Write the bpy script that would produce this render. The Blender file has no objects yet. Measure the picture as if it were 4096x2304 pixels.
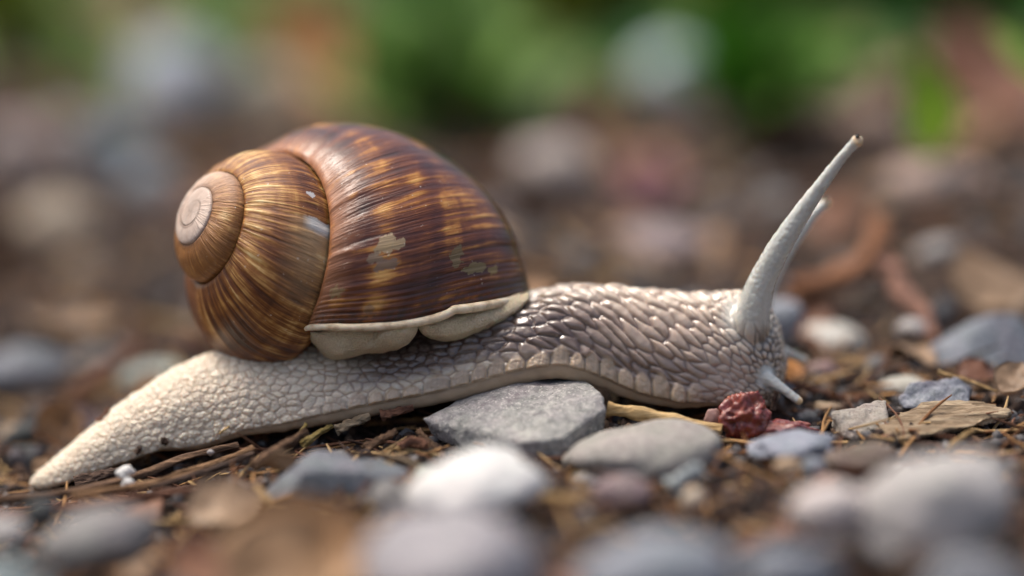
import bpy, bmesh, math, random
import numpy as np
from mathutils import Vector, noise as mnoise

# ------------------------------------------------------------------ scene, camera, light  (1 unit = 1 cm)
scene = bpy.context.scene
COL = scene.collection
random.seed(7); RNG = np.random.default_rng(7)
D = 50.0; PITCH = math.radians(14.0)
F = np.array([0, math.cos(PITCH), -math.sin(PITCH)])
RT = np.array([1.0, 0, 0]); UP = np.array([0, math.sin(PITCH), math.cos(PITCH)])
TGT = np.array([0, 0, 1.65]); CAM = TGT - D * F
PXC = 338.0                                   # photo pixels per cm at distance D
cd = bpy.data.cameras.new('camera'); co = bpy.data.objects.new('camera', cd); COL.objects.link(co)
co.location = CAM.tolist(); co.rotation_euler = (math.pi / 2 - PITCH, 0, 0)
cd.sensor_width = 24.0; cd.lens = 24.0 * D * PXC / 4096.0
cd.clip_start = 0.5; cd.clip_end = 20000.0
cd.dof.use_dof = True; cd.dof.focus_distance = D - 0.75
cd.dof.aperture_fstop = (cd.lens * 1e-3) / 3.4     # aperture 3.4 cm across
cd.dof.aperture_blades = 0
scene.camera = co

world = bpy.data.worlds.new('World'); scene.world = world; world.use_nodes = True
SUN_EL, SUN_AZ = math.radians(66), math.radians(-58)     # soft light from above, on the tail side
wn = world.node_tree; bg = wn.nodes['Background']
sky = wn.nodes.new('ShaderNodeTexSky'); sky.sky_type = 'NISHITA'; sky.sun_disc = False
sky.sun_elevation = SUN_EL; sky.sun_rotation = SUN_AZ
sky.air_density = 1.0; sky.dust_density = 8.0; sky.ozone_density = 1.0
wn.links.new(sky.outputs[0], bg.inputs[0]); bg.inputs[1].default_value = 0.15
sl = bpy.data.lights.new('sun', 'SUN'); sl.energy = 1.4; sl.angle = math.radians(16); sl.color = (1, .95, .88)
so = bpy.data.objects.new('sun', sl); COL.objects.link(so)
sd = Vector((math.sin(SUN_AZ) * math.cos(SUN_EL), math.cos(SUN_AZ) * math.cos(SUN_EL), math.sin(SUN_EL)))
so.rotation_euler = sd.to_track_quat('Z', 'Y').to_euler(); so.location = (-30, 40, 80)
scene.view_settings.view_transform = 'Standard'; scene.view_settings.look = 'None'
scene.view_settings.exposure = 0.45; scene.view_settings.gamma = 1.0
scene.view_settings.use_curve_mapping = False
scene.render.engine = 'CYCLES'
scene.cycles.use_denoising = True
scene.cycles.max_bounces = 6; scene.cycles.diffuse_bounces = 3; scene.cycles.glossy_bounces = 3
scene.cycles.transmission_bounces = 4; scene.cycles.sample_clamp_indirect = 6

# ------------------------------------------------------------------ geometry helpers
KP = 4096 / 2576.0                            # measurements were taken on a 2576 px wide copy
def ray(px, py):
    d = F * D + RT * ((px * KP - 2048) / PXC) + UP * ((1152 - py * KP) / PXC)
    return d / np.linalg.norm(d)
def W(px, py, y):                             # the place on the upright plane at depth y
    d = ray(px, py); return CAM + d * ((y - CAM[1]) / d[1])
def vhash(i, j, k, seed):
    n = (i * 374761393 + j * 668265263 + k * 2147483647 + seed * 1274126177) & 0xFFFFFFFF
    n = ((n ^ (n >> 13)) * 1274126177) & 0xFFFFFFFF
    n = n ^ (n >> 16)
    return (n & 0xFFFF) / 65535.0
def vnoise(P, seed=0):
    P = np.asarray(P, float); I = np.floor(P).astype(np.int64); f = P - I; f = f * f * (3 - 2 * f)
    out = 0
    for a in (0, 1):
        for b in (0, 1):
            for c in (0, 1):
                w = (f[:, 0] if a else 1 - f[:, 0]) * (f[:, 1] if b else 1 - f[:, 1]) * (f[:, 2] if c else 1 - f[:, 2])
                out = out + w * vhash(I[:, 0] + a, I[:, 1] + b, I[:, 2] + c, seed)
    return out * 2 - 1
def fbm(P, octv=4, seed=0, gain=.5):
    P = np.asarray(P, float); o = 0; a = 1
    for k in range(octv):
        o = o + a * vnoise(P * (2.03 ** k) + 17.3 * k, seed + k); a *= gain
    return o
def sstep(a, b, x):
    t = np.clip((x - a) / (b - a), 0, 1); return t * t * (3 - 2 * t)

def mesh_np(name, V, Fc, smooth=True):
    me = bpy.data.meshes.new(name)
    V = np.asarray(V, np.float32); Fc = np.asarray(Fc, np.int32)
    n, k = Fc.shape
    me.vertices.add(len(V)); me.vertices.foreach_set('co', V.ravel())
    me.loops.add(n * k); me.loops.foreach_set('vertex_index', Fc.ravel())
    me.polygons.add(n); me.polygons.foreach_set('loop_start', np.arange(0, n * k, k, dtype=np.int32))
    me.polygons.foreach_set('loop_total', np.full(n, k, np.int32))
    me.update(calc_edges=True)
    if smooth: me.polygons.foreach_set('use_smooth', np.ones(n, bool))
    me.validate(); return me
def grid_faces(nu, nv, wrap=False):
    i = np.arange(nu - 1)[:, None]; j = np.arange(nv if wrap else nv - 1)[None]
    j2 = (j + 1) % nv
    return np.stack([i * nv + j, (i + 1) * nv + j, (i + 1) * nv + j2, i * nv + j2], -1).reshape(-1, 4)
def obj(name, me, mat=None, parent=None):
    o = bpy.data.objects.new(name, me); COL.objects.link(o)
    if mat is not None:
        me.materials.clear(); me.materials.append(mat)
    if parent is not None: o.parent = parent
    return o
def tag(o, label, cat=None, group=None, kind=None):
    if label: o['label'] = label
    if cat: o['category'] = cat
    if group: o['group'] = group
    if kind: o['kind'] = kind
    return o
def get_verts(me):
    a = np.empty(len(me.vertices) * 3, np.float32); me.vertices.foreach_get('co', a); return a.reshape(-1, 3).astype(float)
def set_verts(me, V):
    me.vertices.foreach_set('co', np.asarray(V, np.float32).ravel()); me.update()
def get_normals(me):
    a = np.empty(len(me.vertices) * 3, np.float32); me.vertex_normals.foreach_get('vector', a); return a.reshape(-1, 3).astype(float)
def fattr(me, name, vals):
    at = me.attributes.new(name, 'FLOAT', 'POINT'); at.data.foreach_set('value', np.asarray(vals, np.float32))
def cattr(me, name, rgb):
    at = me.attributes.new(name, 'FLOAT_COLOR', 'POINT')
    a = np.ones((len(rgb), 4), np.float32); a[:, :3] = rgb; at.data.foreach_set('color', a.ravel())
def tube(path, radii, n=16, caps=True):
    P = np.asarray(path, float); m = len(P); T = np.gradient(P, axis=0); T /= np.linalg.norm(T, axis=1)[:, None]
    ref = np.array([0.13, 1, 0.21]); V = []
    for i in range(m):
        a = np.cross(T[i], ref); a /= np.linalg.norm(a); b = np.cross(T[i], a)
        an = np.linspace(0, 2 * math.pi, n, endpoint=False)
        V.append(P[i] + radii[i] * (np.cos(an)[:, None] * a + np.sin(an)[:, None] * b))
    return np.concatenate(V), grid_faces(m, n, True)
def spline(pts, n):
    P = np.asarray(pts, float); t = np.arange(len(P)); u = np.linspace(0, len(P) - 1, n)
    m = np.gradient(P, axis=0); i = np.clip(u.astype(int), 0, len(P) - 2); f = (u - i)[:, None]
    return (2 * f**3 - 3 * f**2 + 1) * P[i] + (f**3 - 2 * f**2 + f) * m[i] + (-2 * f**3 + 3 * f**2) * P[i + 1] + (f**3 - f**2) * m[i + 1]

# ------------------------------------------------------------------ material helpers
def lin(r, g, b):                              # sRGB 0-255 -> linear
    f = lambda c: c / 12.92 if c <= .04045 else ((c + .055) / 1.055) ** 2.4
    return (f(r / 255), f(g / 255), f(b / 255))
class MatB:
    def __init__(s, name):
        s.m = bpy.data.materials.new(name); s.m.use_nodes = True; s.t = s.m.node_tree
        s.b = s.t.nodes['Principled BSDF']; s.out = s.t.nodes['Material Output']
    def n(s, typ, **kw):
        x = s.t.nodes.new(typ)
        for k, v in kw.items(): setattr(x, k, v)
        return x
    def l(s, a, b): s.t.links.new(a, b)
    def coord(s, scale=1.0, rnd=True):
        tc = s.n('ShaderNodeTexCoord'); mp = s.n('ShaderNodeMapping')
        s.l(tc.outputs['Object'], mp.inputs[0])
        mp.inputs['Scale'].default_value = (scale,) * 3 if not isinstance(scale, tuple) else scale
        if rnd:
            oi = s.n('ShaderNodeObjectInfo'); mu = s.n('ShaderNodeMath', operation='MULTIPLY'); mu.inputs[1].default_value = 57.0
            s.l(oi.outputs['Random'], mu.inputs[0]); s.l(mu.outputs[0], mp.inputs['Location'])
        return mp.outputs[0]
    def noise(s, vec, scale, detail=4, rough=.55, dist=0.0):
        x = s.n('ShaderNodeTexNoise'); x.inputs['Scale'].default_value = scale; x.inputs['Detail'].default_value = detail
        x.inputs['Roughness'].default_value = rough; x.inputs['Distortion'].default_value = dist
        if vec is not None: s.l(vec, x.inputs['Vector'])
        return x.outputs['Fac']
    def ramp(s, fac, stops, interp='LINEAR'):
        r = s.n('ShaderNodeValToRGB'); r.color_ramp.interpolation = interp
        e = r.color_ramp.elements
        while len(e) < len(stops): e.new(.5)
        for k, (p, c) in enumerate(stops):
            e[k].position = p; e[k].color = (*c, 1) if not isinstance(c, (int, float)) else (c, c, c, 1)
        s.l(fac, r.inputs[0]); return r.outputs[0]
    def mix(s, fac, a, b, mode='MIX'):
        x = s.n('ShaderNodeMix', data_type='RGBA', blend_type=mode)
        for sock, v in ((x.inputs[0], fac), (x.inputs[6], a), (x.inputs[7], b)):
            if isinstance(v, (int, float)): sock.default_value = v
            elif isinstance(v, tuple): sock.default_value = (*v, 1)
            else: s.l(v, sock)
        return x.outputs[2]
    def math(s, op, a, b=0.0):
        x = s.n('ShaderNodeMath', operation=op)
        for sock, v in ((x.inputs[0], a), (x.inputs[1], b)):
            if isinstance(v, (int, float)): sock.default_value = v
            else: s.l(v, sock)
        return x.outputs[0]
    def bump(s, h, dist, strength=1.0):
        x = s.n('ShaderNodeBump'); x.inputs['Distance'].default_value = dist; x.inputs['Strength'].default_value = strength
        s.l(h, x.inputs['Height']); s.l(x.outputs[0], s.b.inputs['Normal']); return x
    def set(s, **kw):
        for k, v in kw.items():
            k = k.replace('_', ' '); sock = s.b.inputs[k]
            if isinstance(v, tuple) and len(v) == 3 and sock.type == 'RGBA': v = (*v, 1)
            if hasattr(v, 'is_output'): s.l(v, sock)
            else: sock.default_value = v
        return s.m

_mc = {}
def mat_stone(base, dark=None, light=None, speck=.5, rough=.7, key=None, fscale=1.0):
    k = ('st', base, dark, light, speck, rough, fscale)
    if k in _mc: return _mc[k]
    m = MatB('stone'); v = m.coord(1.0)
    dark = dark or tuple(c * .62 for c in base); light = light or tuple(min(.9, c * 1.45 + .03) for c in base)
    big = m.noise(v, 1.6 * fscale, 5, .6); fine = m.noise(v, 14 * fscale, 4, .7); grain = m.noise(v, 45 * fscale, 2, .6)
    c = m.ramp(big, [(.32, dark), (.52, base), (.72, light)])
    c2 = m.ramp(fine, [(.34, dark), (.5, base), (.68, light)])
    c = m.mix(.6, c, c2)
    hue = m.noise(v, 3.1 * fscale, 3, .6); c = m.mix(.12, c, m.ramp(hue, [(.35, lin(150, 120, 132)), (.5, base), (.65, lin(120, 142, 120))]))
    sp = m.ramp(grain, [(.60, 0.0), (.68, 1.0)])
    c = m.mix(m.math('MULTIPLY', sp, speck), c, light)
    pit = m.ramp(m.noise(v, 22 * fscale, 2, .5), [(.27, 1.0), (.33, 0.0)])
    c = m.mix(m.math('MULTIPLY', pit, speck * .8), c, dark)
    m.bump(m.math('ADD', fine, m.math('MULTIPLY', grain, .5)), .04, .8)
    _mc[k] = m.set(Base_Color=c, Roughness=rough, Specular_IOR_Level=.35); return _mc[k]
def mat_wood(base, dark, light, rough=.75, stretch=(1.2, 14, 14)):
    k = ('wd', base, dark, light, stretch)
    if k in _mc: return _mc[k]
    m = MatB('wood'); v = m.coord(stretch); v2 = m.coord(1.0)
    a = m.noise(v, 1.3, 5, .65, .4); b = m.noise(v2, 3.0, 4, .6)
    c = m.ramp(a, [(.3, dark), (.5, base), (.72, light)]); c2 = m.ramp(b, [(.3, dark), (.55, base), (.75, light)])
    m.bump(a, .06, 1.0)
    _mc[k] = m.set(Base_Color=m.mix(.4, c, c2), Roughness=rough, Specular_IOR_Level=.25); return _mc[k]
def mat_leaf(base, dark, light, trans=.3, rough=.5):
    k = ('lf', base, dark, light, trans)
    if k in _mc: return _mc[k]
    m = MatB('leaf'); v = m.coord(1.0)
    a = m.noise(v, 1.1, 5, .6); b = m.noise(v, 7, 3, .6)
    c = m.mix(.35, m.ramp(a, [(.3, dark), (.5, base), (.72, light)]), m.ramp(b, [(.3, dark), (.5, base), (.7, light)]))
    m.bump(b, .03, .5)
    m.set(Base_Color=c, Roughness=rough, Specular_IOR_Level=.35)
    tr = m.n('ShaderNodeBsdfTranslucent'); ms = m.n('ShaderNodeMixShader'); ms.inputs[0].default_value = trans
    m.l(c, tr.inputs[0]); m.l(m.b.outputs[0], ms.inputs[1]); m.l(tr.outputs[0], ms.inputs[2]); m.l(ms.outputs[0], m.out.inputs[0])
    _mc[k] = m.m; return m.m

# ------------------------------------------------------------------ ground
GX = [-60, -14, -7, -5.5, -4.2, -3, -1.5, 0, 2, 4, 6, 9, 16, 60]
GZ = [-1.6, -1.25, -.92, -.78, -.46, -.2, .04, .12, .06, .16, .26, .38, .55, 1.0]
def gbase(x, y):
    x = np.asarray(x, float); y = np.asarray(y, float)
    g = np.interp(x, GX, GZ)
    g = .34 * np.interp(x - .45, GX, GZ) + .33 * g + .33 * np.interp(x + .45, GX, GZ)
    far = sstep(5, 22, y); near = sstep(-3, -9, y)
    return g * (1 - .55 * far) * (1 - .25 * near) + .5 * sstep(2, 8, y) * sstep(2, 6, x) * (1 - sstep(14, 26, y)) - .1 * near
def gheight(x, y):
    x = np.asarray(x, float); y = np.asarray(y, float); sh = x.shape
    P = np.stack([x.ravel(), y.ravel(), np.zeros(x.size)], 1)
    h = .10 * fbm(P * .9, 3, 3) + .055 * fbm(P * 4.5, 3, 9)
    return gbase(x, y) + h.reshape(sh)
def G(px, py):                                # where the sight line through a photo point meets the ground
    d = ray(px, py); t = 25.0
    for _ in range(1500):
        p = CAM + d * t
        dz = p[2] - float(gbase(p[0], p[1]))
        if dz < .004 or t > 400: break
        t += max(dz * .8, .01)
    return p
m = MatB('soil'); v = m.coord(1.0, False)
a = m.noise(v, 1.1, 5, .65); b = m.noise(v, 9, 4, .7); g_ = m.noise(v, 40, 2, .6)
c = m.mix(.5, m.ramp(a, [(.3, lin(38, 31, 27)), (.5, lin(66, 54, 46)), (.7, lin(98, 80, 66))]),
          m.ramp(b, [(.32, lin(26, 22, 21)), (.5, lin(62, 50, 44)), (.7, lin(112, 92, 78))]))
m.bump(m.math('ADD', b, m.math('MULTIPLY', g_, .4)), .08, .9)
SOIL = m.set(Base_Color=c, Roughness=.85, Specular_IOR_Level=.2)
def axis(lo, hi, fine_lo, fine_hi, step):
    f = np.arange(fine_lo, fine_hi + 1e-6, step); L = [fine_lo]; R_ = [fine_hi]; s = step
    while L[-1] > lo: s *= 1.16; L.append(L[-1] - s)
    s = step
    while R_[-1] < hi: s *= 1.16; R_.append(R_[-1] + s)
    return np.concatenate([np.array(L[1:])[::-1], f, np.array(R_[1:])])
ax = axis(-3000, 3000, -8.5, 8.5, .06); ay = axis(-120, 6000, -12, 9, .06)
X, Y = np.meshgrid(ax, ay, indexing='ij'); Z = gheight(X, Y)
ground = obj('ground', mesh_np('ground', np.stack([X, Y, Z], -1).reshape(-1, 3), grid_faces(len(ax), len(ay))), SOIL)
tag(ground, 'dark brown forest soil strewn with gravel and litter', kind='structure')

# ------------------------------------------------------------------ the snail
snail = bpy.data.objects.new('snail', None); COL.objects.link(snail)
tag(snail, 'large pale snail with a brown coiled shell stretching its neck over a grey slate', 'snail')

# --- body: sections along x, each (px, top py, bottom py, half width cm, centre depth)
ST = [(76, 1208, 1222, .05, -.45), (95, 1190, 1228, .14, -.44), (130, 1166, 1228, .24, -.42), (200, 1106, 1205, .36, -.36), (277, 1040, 1178, .46, -.28), (326, 1004, 1165, .52, -.22),
      (391, 962, 1141, .60, -.14), (423, 942, 1134, .64, -.1), (488, 908, 1136, .70, -.05), (537, 890, 1126, .75, 0), (618, 872, 1098, .80, 0),
      (716, 862, 1089, .84, 0), (800, 855, 1073, .86, 0), (900, 845, 1056, .88, 0), (1000, 828, 1037, .88, 0), (1100, 805, 1021, .87, 0),
      (1180, 782, 1001, .86, 0), (1300, 752, 968, .84, 0), (1400, 728, 952, .80, 0), (1480, 722, 968, .78, 0), (1540, 727, 992, .76, 0),
      (1600, 732, 1014, .75, 0), (1700, 741, 1030, .74, 0), (1780, 743, 1026, .73, 0), (1830, 738, 1022, .72, 0), (1880, 735, 1026, .67, 0),
      (1915, 752, 1030, .60, 0), (1940, 785, 1024, .50, 0), (1958, 822, 1006, .38, 0), (1970, 860, 980, .24, 0), (1976, 895, 945, .1, 0)]
SX = []; SZT = []; SZB = []; SW = []; SYC = []
for px, t_, b_, w_, yc in ST:
    top = W(px, t_, yc); bot = W(px, b_, yc - .93 * w_)
    SX.append(top[0]); SZT.append(top[2]); SZB.append(min(bot[2], top[2] - .03)); SW.append(w_); SYC.append(yc)
SX, SZT, SZB, SW, SYC = map(np.array, (SX, SZT, SZB, SW, SYC))
xs = np.unique(np.concatenate([np.linspace(SX[0], SX[-1], 200), SX]))
def smooth1(x, a):
    v = np.interp(x, SX, a)
    for _ in range(6): v[1:-1] = .25 * v[:-2] + .5 * v[1:-1] + .25 * v[2:]
    return v
bxT, bxB, bxW, bxC = (smooth1(xs, a) for a in (SZT, SZB, SW, SYC))
KK = np.array([0, .05, .12, .2, .28, .4, .55, .7, .82, .92, .98, 1.0]); KW = np.array([.93, .985, 1.0, .985, .95, .91, .84, .71, .55, .36, .17, 0.0])
kk = np.concatenate([np.linspace(0, .9, 26), .9 + .1 * np.sin(np.linspace(0, math.pi / 2, 10)[1:])])
kw = np.interp(kk, KK, KW)
prof = np.concatenate([np.stack([-kw, kk], 1), np.stack([kw[:-1][::-1], kk[:-1][::-1]], 1)])
sole = np.linspace(.93, -.93, 14)[1:-1]; prof = np.concatenate([prof, np.stack([sole, .05 * (1 - (sole / .93) ** 2)], 1)])
V = np.stack([np.broadcast_to(xs[:, None], (len(xs), len(prof))), bxC[:, None] + bxW[:, None] * prof[None, :, 0],
              bxB[:, None] + (bxT - bxB)[:, None] * prof[None, :, 1]], -1)
n2 = len(prof); VB = V.reshape(-1, 3); FB = grid_faces(len(xs), n2, True)
# --- tentacles (part of the same skin): near and far eye stalks, near and far feelers
def tent(pts, n=60):                          # pts: (px, py, y, radius cm)
    P = np.array([W(a, b, y) for a, b, y, r in pts]); r = np.array([q[3] for q in pts])
    Q = spline(np.concatenate([P, r[:, None]], 1), n); return Q[:, :3], Q[:, 3]
TEN = [tent([(1872, 870, -.22, .15), (1886, 825, -.34, .22), (1897, 775, -.40, .205), (1910, 725, -.43, .175), (1932, 675, -.46, .156), (1962, 620, -.50, .142), (2010, 545, -.55, .118), (2066, 465, -.62, .088), (2115, 400, -.68, .070), (2148, 362, -.72, .064), (2156, 355, -.73, .06)], 90),
       tent([(1885, 850, .2, .13), (1900, 800, .34, .18), (1914, 745, .42, .165), (1936, 690, .5, .145), (1974, 630, .6, .12), (2020, 568, .72, .09), (2060, 524, .8, .068), (2075, 511, .84, .06)], 70),
       tent([(1890, 928, -.30, .14), (1922, 945, -.48, .10), (1945, 961, -.56, .075), (1975, 982, -.64, .062), (2000, 1001, -.70, .056), (2010, 1008, -.72, .052)], 50),
       tent([(1930, 878, .1, .1), (1965, 884, .25, .08), (1990, 892, .38, .062), (2012, 902, .46, .056), (2024, 907, .5, .052)], 40)]
VL, FL = [VB], [FB]; off = len(VB)
caps = [list(range(n2)), [(len(xs) - 1) * n2 + i for i in range(n2)][::-1]]
for P, r in TEN:
    v_, f_ = tube(P, r, 18); VL.append(v_); FL.append(f_ + off)
    caps += [[off + i for i in range(18)], [off + len(v_) - 18 + i for i in range(18)][::-1]]; off += len(v_)
V = np.concatenate(VL); Fq = np.concatenate(FL)
me = bpy.data.meshes.new('raw'); me.from_pydata(V.tolist(), [], Fq.tolist() + caps); me.update()
bm = bmesh.new(); bm.from_mesh(me); bmesh.ops.recalc_face_normals(bm, faces=bm.faces)
for P, r, k in ((*TEN[0], 1.4), (*TEN[1], 1.4), (*TEN[2], 1.12), (*TEN[3], 1.12)):
    r_ = bmesh.ops.create_icosphere(bm, subdivisions=3, radius=float(r[-1] * k))
    for q in r_['verts']: q.co += Vector(P[-1].tolist())
bm.to_mesh(me); bm.free()
tmp = bpy.data.objects.new('raw', me); COL.objects.link(tmp)
rm = tmp.modifiers.new('r', 'REMESH'); rm.mode = 'VOXEL'; rm.voxel_size = .026; rm.use_smooth_shade = True
sm = tmp.modifiers.new('s', 'SMOOTH'); sm.factor = .5; sm.iterations = 7
sb = tmp.modifiers.new('d', 'SUBSURF'); sb.levels = 1; sb.render_levels = 1
dg = bpy.context.evaluated_depsgraph_get(); dg.update()
body = bpy.data.meshes.new_from_object(tmp.evaluated_get(dg)); bpy.data.objects.remove(tmp); body.name = 'body'
V = get_verts(body); N = get_normals(body)
bx = np.clip(V[:, 0], xs[0], xs[-1])
zT, zB, hw, yc = (np.interp(bx, xs, a) for a in (bxT, bxB, bxW, bxC))
ds = np.sqrt(np.diff(xs) ** 2 + .6 * np.diff(bxW) ** 2 + .3 * np.diff(bxT - bxB) ** 2); scum = np.concatenate([[0], np.cumsum(ds)])
s = np.interp(bx, xs, scum); k = np.clip((V[:, 2] - zB) / (zT - zB), 0, 1.1); yn = (V[:, 1] - yc) / hw
phi = np.arctan2(k * (zT - zB), np.maximum(np.abs(V[:, 1] - yc), 1e-4) * 1.0); gg = phi * .5 * (hw + (zT - zB)) * 1.05
side = np.where(V[:, 1] < yc, 0.0, 40.0)
px_of = lambda p: W(p, 900, 0)[0]
Xa = lambda p: px_of(p)
neck = sstep(Xa(1180), Xa(1420), bx); head = sstep(Xa(1700), Xa(1930), bx); tail = 1 - sstep(Xa(420), Xa(900), bx)
def tab(v): return np.interp(xs, [Xa(80), Xa(500), Xa(1000), Xa(1350), Xa(1550), Xa(1700), Xa(1850), Xa(1975)], v)
Ls = tab([.085, .12, .15, .25, .32, .26, .13, .075]); Lg = tab([.07, .098, .105, .125, .145, .128, .092, .066])
uc = np.concatenate([[0], np.cumsum(ds / (.5 * (Ls[1:] + Ls[:-1])))]); u = np.interp(bx, xs, uc)
tilt = np.concatenate([[0], np.cumsum(ds / (.5 * (Lg[1:] + Lg[:-1])) * np.interp(.5 * (xs[1:] + xs[:-1]), [Xa(300), Xa(1100), Xa(1500), Xa(1800), Xa(1950)], [.15, .22, .42, .26, -.05]))])
vv = gg / np.interp(bx, xs, Lg) + np.interp(bx, xs, tilt)
Pn = np.stack([u, vv, side], 1)
wu = .22 * fbm(Pn * .7, 2, 21); wv = .22 * fbm(Pn * .7, 2, 31)
def voro(a, b, seed, jit=.42):
    ia = np.floor(a).astype(np.int64); ib = np.floor(b).astype(np.int64)
    f1 = np.full(len(a), 9.0); f2 = np.full(len(a), 9.0); cid = np.zeros(len(a))
    for da in (-1, 0, 1):
        for db in (-1, 0, 1):
            i = ia + da; j = ib + db
            cx = i + .5 + jit * (vhash(i, j, i * 0 + 1, seed) * 2 - 1) + .5 * (j % 2)  # brick-like stagger
            cx = np.where(np.abs(cx - a) > 1.6, cx - np.sign(cx - a) * 1.0, cx) if False else cx
            cy = j + .5 + jit * (vhash(i, j, i * 0 + 2, seed) * 2 - 1)
            d = np.hypot(cx - a, cy - b); c_ = vhash(i, j, i * 0 + 3, seed)
            lt = d < f1; f2 = np.where(lt, f1, np.minimum(f2, d)); cid = np.where(lt, c_, cid); f1 = np.where(lt, d, f1)
    return f1, f2, cid
def voro_st(a, b, seed, jit=.36):              # staggered rows: shift the sampling so that the neighbours stay within reach
    f1 = np.full(len(a), 9.0); f2 = np.full(len(a), 9.0); cid = np.zeros(len(a)); ib = np.floor(b).astype(np.int64)
    for db in (-1, 0, 1):
        j = ib + db; sh = .5 * (j % 2); ia = np.floor(a - sh).astype(np.int64)
        for da in (-1, 0, 1):
            i = ia + da
            cx = i + .5 + sh + jit * (vhash(i, j, i * 0 + 1, seed) * 2 - 1); cy = j + .5 + jit * (vhash(i, j, i * 0 + 2, seed) * 2 - 1)
            d = np.hypot(cx - a, cy - b); c_ = vhash(i, j, i * 0 + 3, seed)
            lt = d < f1; f2 = np.where(lt, f1, np.minimum(f2, d)); cid = np.where(lt, c_, cid); f1 = np.where(lt, d, f1)
    return f1, f2, cid
f1, f2, cid = voro_st(u + wu + side, vv + wv, 5)
edge = np.clip((f2 - f1) / .62, 0, 1); dome = (1 - (1 - edge) ** 2.2) * .75 + .35 * np.clip(1 - f1 * f1 * 2.2, 0, 1)
dome = dome * (.75 + .5 * cid)
# finer wrinkles on the tail cells
f1b, f2b, _ = voro(u * 2.6 + side, vv * 2.3, 12); fine = np.clip((f2b - f1b) / .4, 0, 1)
# fringe of upright blocks along the foot edge, smooth sole band under it
kf = np.interp(bx, [Xa(100), Xa(500), Xa(900), Xa(1300), Xa(1420), Xa(1600), Xa(1800), Xa(1900)], [.02, .07, .20, .22, .20, .12, .05, .02])
kt = kf + np.interp(bx, [Xa(300), Xa(900), Xa(1400), Xa(1750), Xa(1880)], [.10, .22, .24, .24, .05])
fringe = sstep(kf - .01, kf + .015, k) * (1 - sstep(kt - .04, kt + .05, k)); band = 1 - sstep(kf - .02, kf + .02, k)
fu = s / .23 + .75 * vnoise(np.stack([s * 1.7, s * 0, side], 1), 3) + .5 * (k - kf) * vnoise(np.stack([s * 1.1, s * 0, side], 1), 13)
fr = np.abs((fu % 1.0) - .5) * 2; fi = np.floor(fu).astype(np.int64); frid = vhash(fi, np.floor(side).astype(np.int64), 0 * fi, 8)
kt = kt - .07 * frid; fringe = sstep(kf - .01, kf + .015, k) * (1 - sstep(kt - .03, kt + .04, k + .10 * fr ** 2)) * sstep(Xa(640), Xa(1000), bx) * (1 - sstep(Xa(1690), Xa(1800), bx))
fsub = np.clip((1 - np.abs(((s / .07 + .5 * vnoise(np.stack([s * 6, k * 5, side], 1), 5)) % 1) - .5) * 2) / .3, 0, 1)
fblock = np.clip(1 - fr ** 4, 0, 1) ** .7 * (.7 + .6 * frid) * (.9 + .1 * fine) * (.88 + .12 * fsub) * (1 - .3 * sstep(kf, kt, k))
# tentacle membership
tm = np.zeros(len(V)); tip = np.zeros(len(V)); tal = np.zeros(len(V))
for ti, (P, r) in enumerate(TEN):
    near = np.where((np.abs(V - P.mean(0)) < np.ptp(P, axis=0) / 2 + .5).all(1))[0]
    d = np.linalg.norm(V[near][:, None] - P[None], axis=2); j = d.argmin(1); dm = d[np.arange(len(near)), j]
    st = np.linspace(0, 1, len(P))[j]
    mm = sstep(2.0, 1.15, dm / r[j]) * sstep(.03, .22 if ti < 2 else .3, st)
    up = mm > tm[near]; tm[near] = np.where(up, mm, tm[near]); tal[near] = np.where(up, st, tal[near])
    tip[near] = np.maximum(tip[near], sstep(.9, 1.0, st) * mm)
skin = (1 - band) * (1 - tm) * sstep(-.02, .06, k)
sz = np.interp(bx, xs, Lg)
amp = sz * np.interp(bx, [Xa(80), Xa(900), Xa(1400), Xa(1700), Xa(1960)], [.16, .18, .33, .36, .36])
amp = amp * (1 - .45 * sstep(.42, .18, k) * neck)
hgt = (1 - fringe) * (dome * amp + .012 * fine * (tail + .5 * (1 - neck)) ) + fringe * .062 * fblock
soft = np.exp(-(((bx - Xa(1815)) / .42) ** 2 + ((k - .33) / .26) ** 2)) * (V[:, 1] < yc)      # smooth translucent cheek
hgt = hgt * skin * (1 - .7 * soft) + tm * .0045 * vnoise(V * 30, 4) * (1 - tip) + .008 * fbm(V * 9, 2, 8) * (1 - tm)
set_verts(body, V + N * hgt[:, None])
# skin pigment, with some shade painted in under shell and collar
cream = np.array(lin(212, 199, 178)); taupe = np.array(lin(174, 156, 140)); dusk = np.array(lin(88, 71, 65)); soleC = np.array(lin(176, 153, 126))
pale = np.array(lin(206, 192, 170)); grayT = np.array(lin(196, 198, 190)); deep = np.array(lin(70, 52, 40))
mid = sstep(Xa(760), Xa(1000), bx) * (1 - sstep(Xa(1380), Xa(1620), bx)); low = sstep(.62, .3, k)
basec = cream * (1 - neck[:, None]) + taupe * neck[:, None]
basec = basec * (1 - (.92 * mid * sstep(.34, .58, k))[:, None]) + dusk * (.92 * mid * sstep(.34, .58, k))[:, None]  # under shell and collar: dark skin and painted shade in one tone
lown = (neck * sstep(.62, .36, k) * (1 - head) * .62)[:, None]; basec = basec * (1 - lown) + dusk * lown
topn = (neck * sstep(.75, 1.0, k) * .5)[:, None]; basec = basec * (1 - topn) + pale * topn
face = sstep(Xa(1840), Xa(1925), bx) * (1 - tm)
eg = sstep(.02 + .10 * face, .42 + .35 * face, edge)
inter = basec * (np.array([.62, .52, .48]) * (1 - tail[:, None]) + np.array([.82, .74, .66]) * tail[:, None])
inter = inter * (1 - head[:, None]) + deep * head[:, None]
cellc = basec * (.92 + .16 * cid[:, None]); cellc = cellc * (1 - .5 * head[:, None]) + pale * .5 * head[:, None]
colr = inter * (1 - eg[:, None]) + cellc * eg[:, None]
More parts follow.
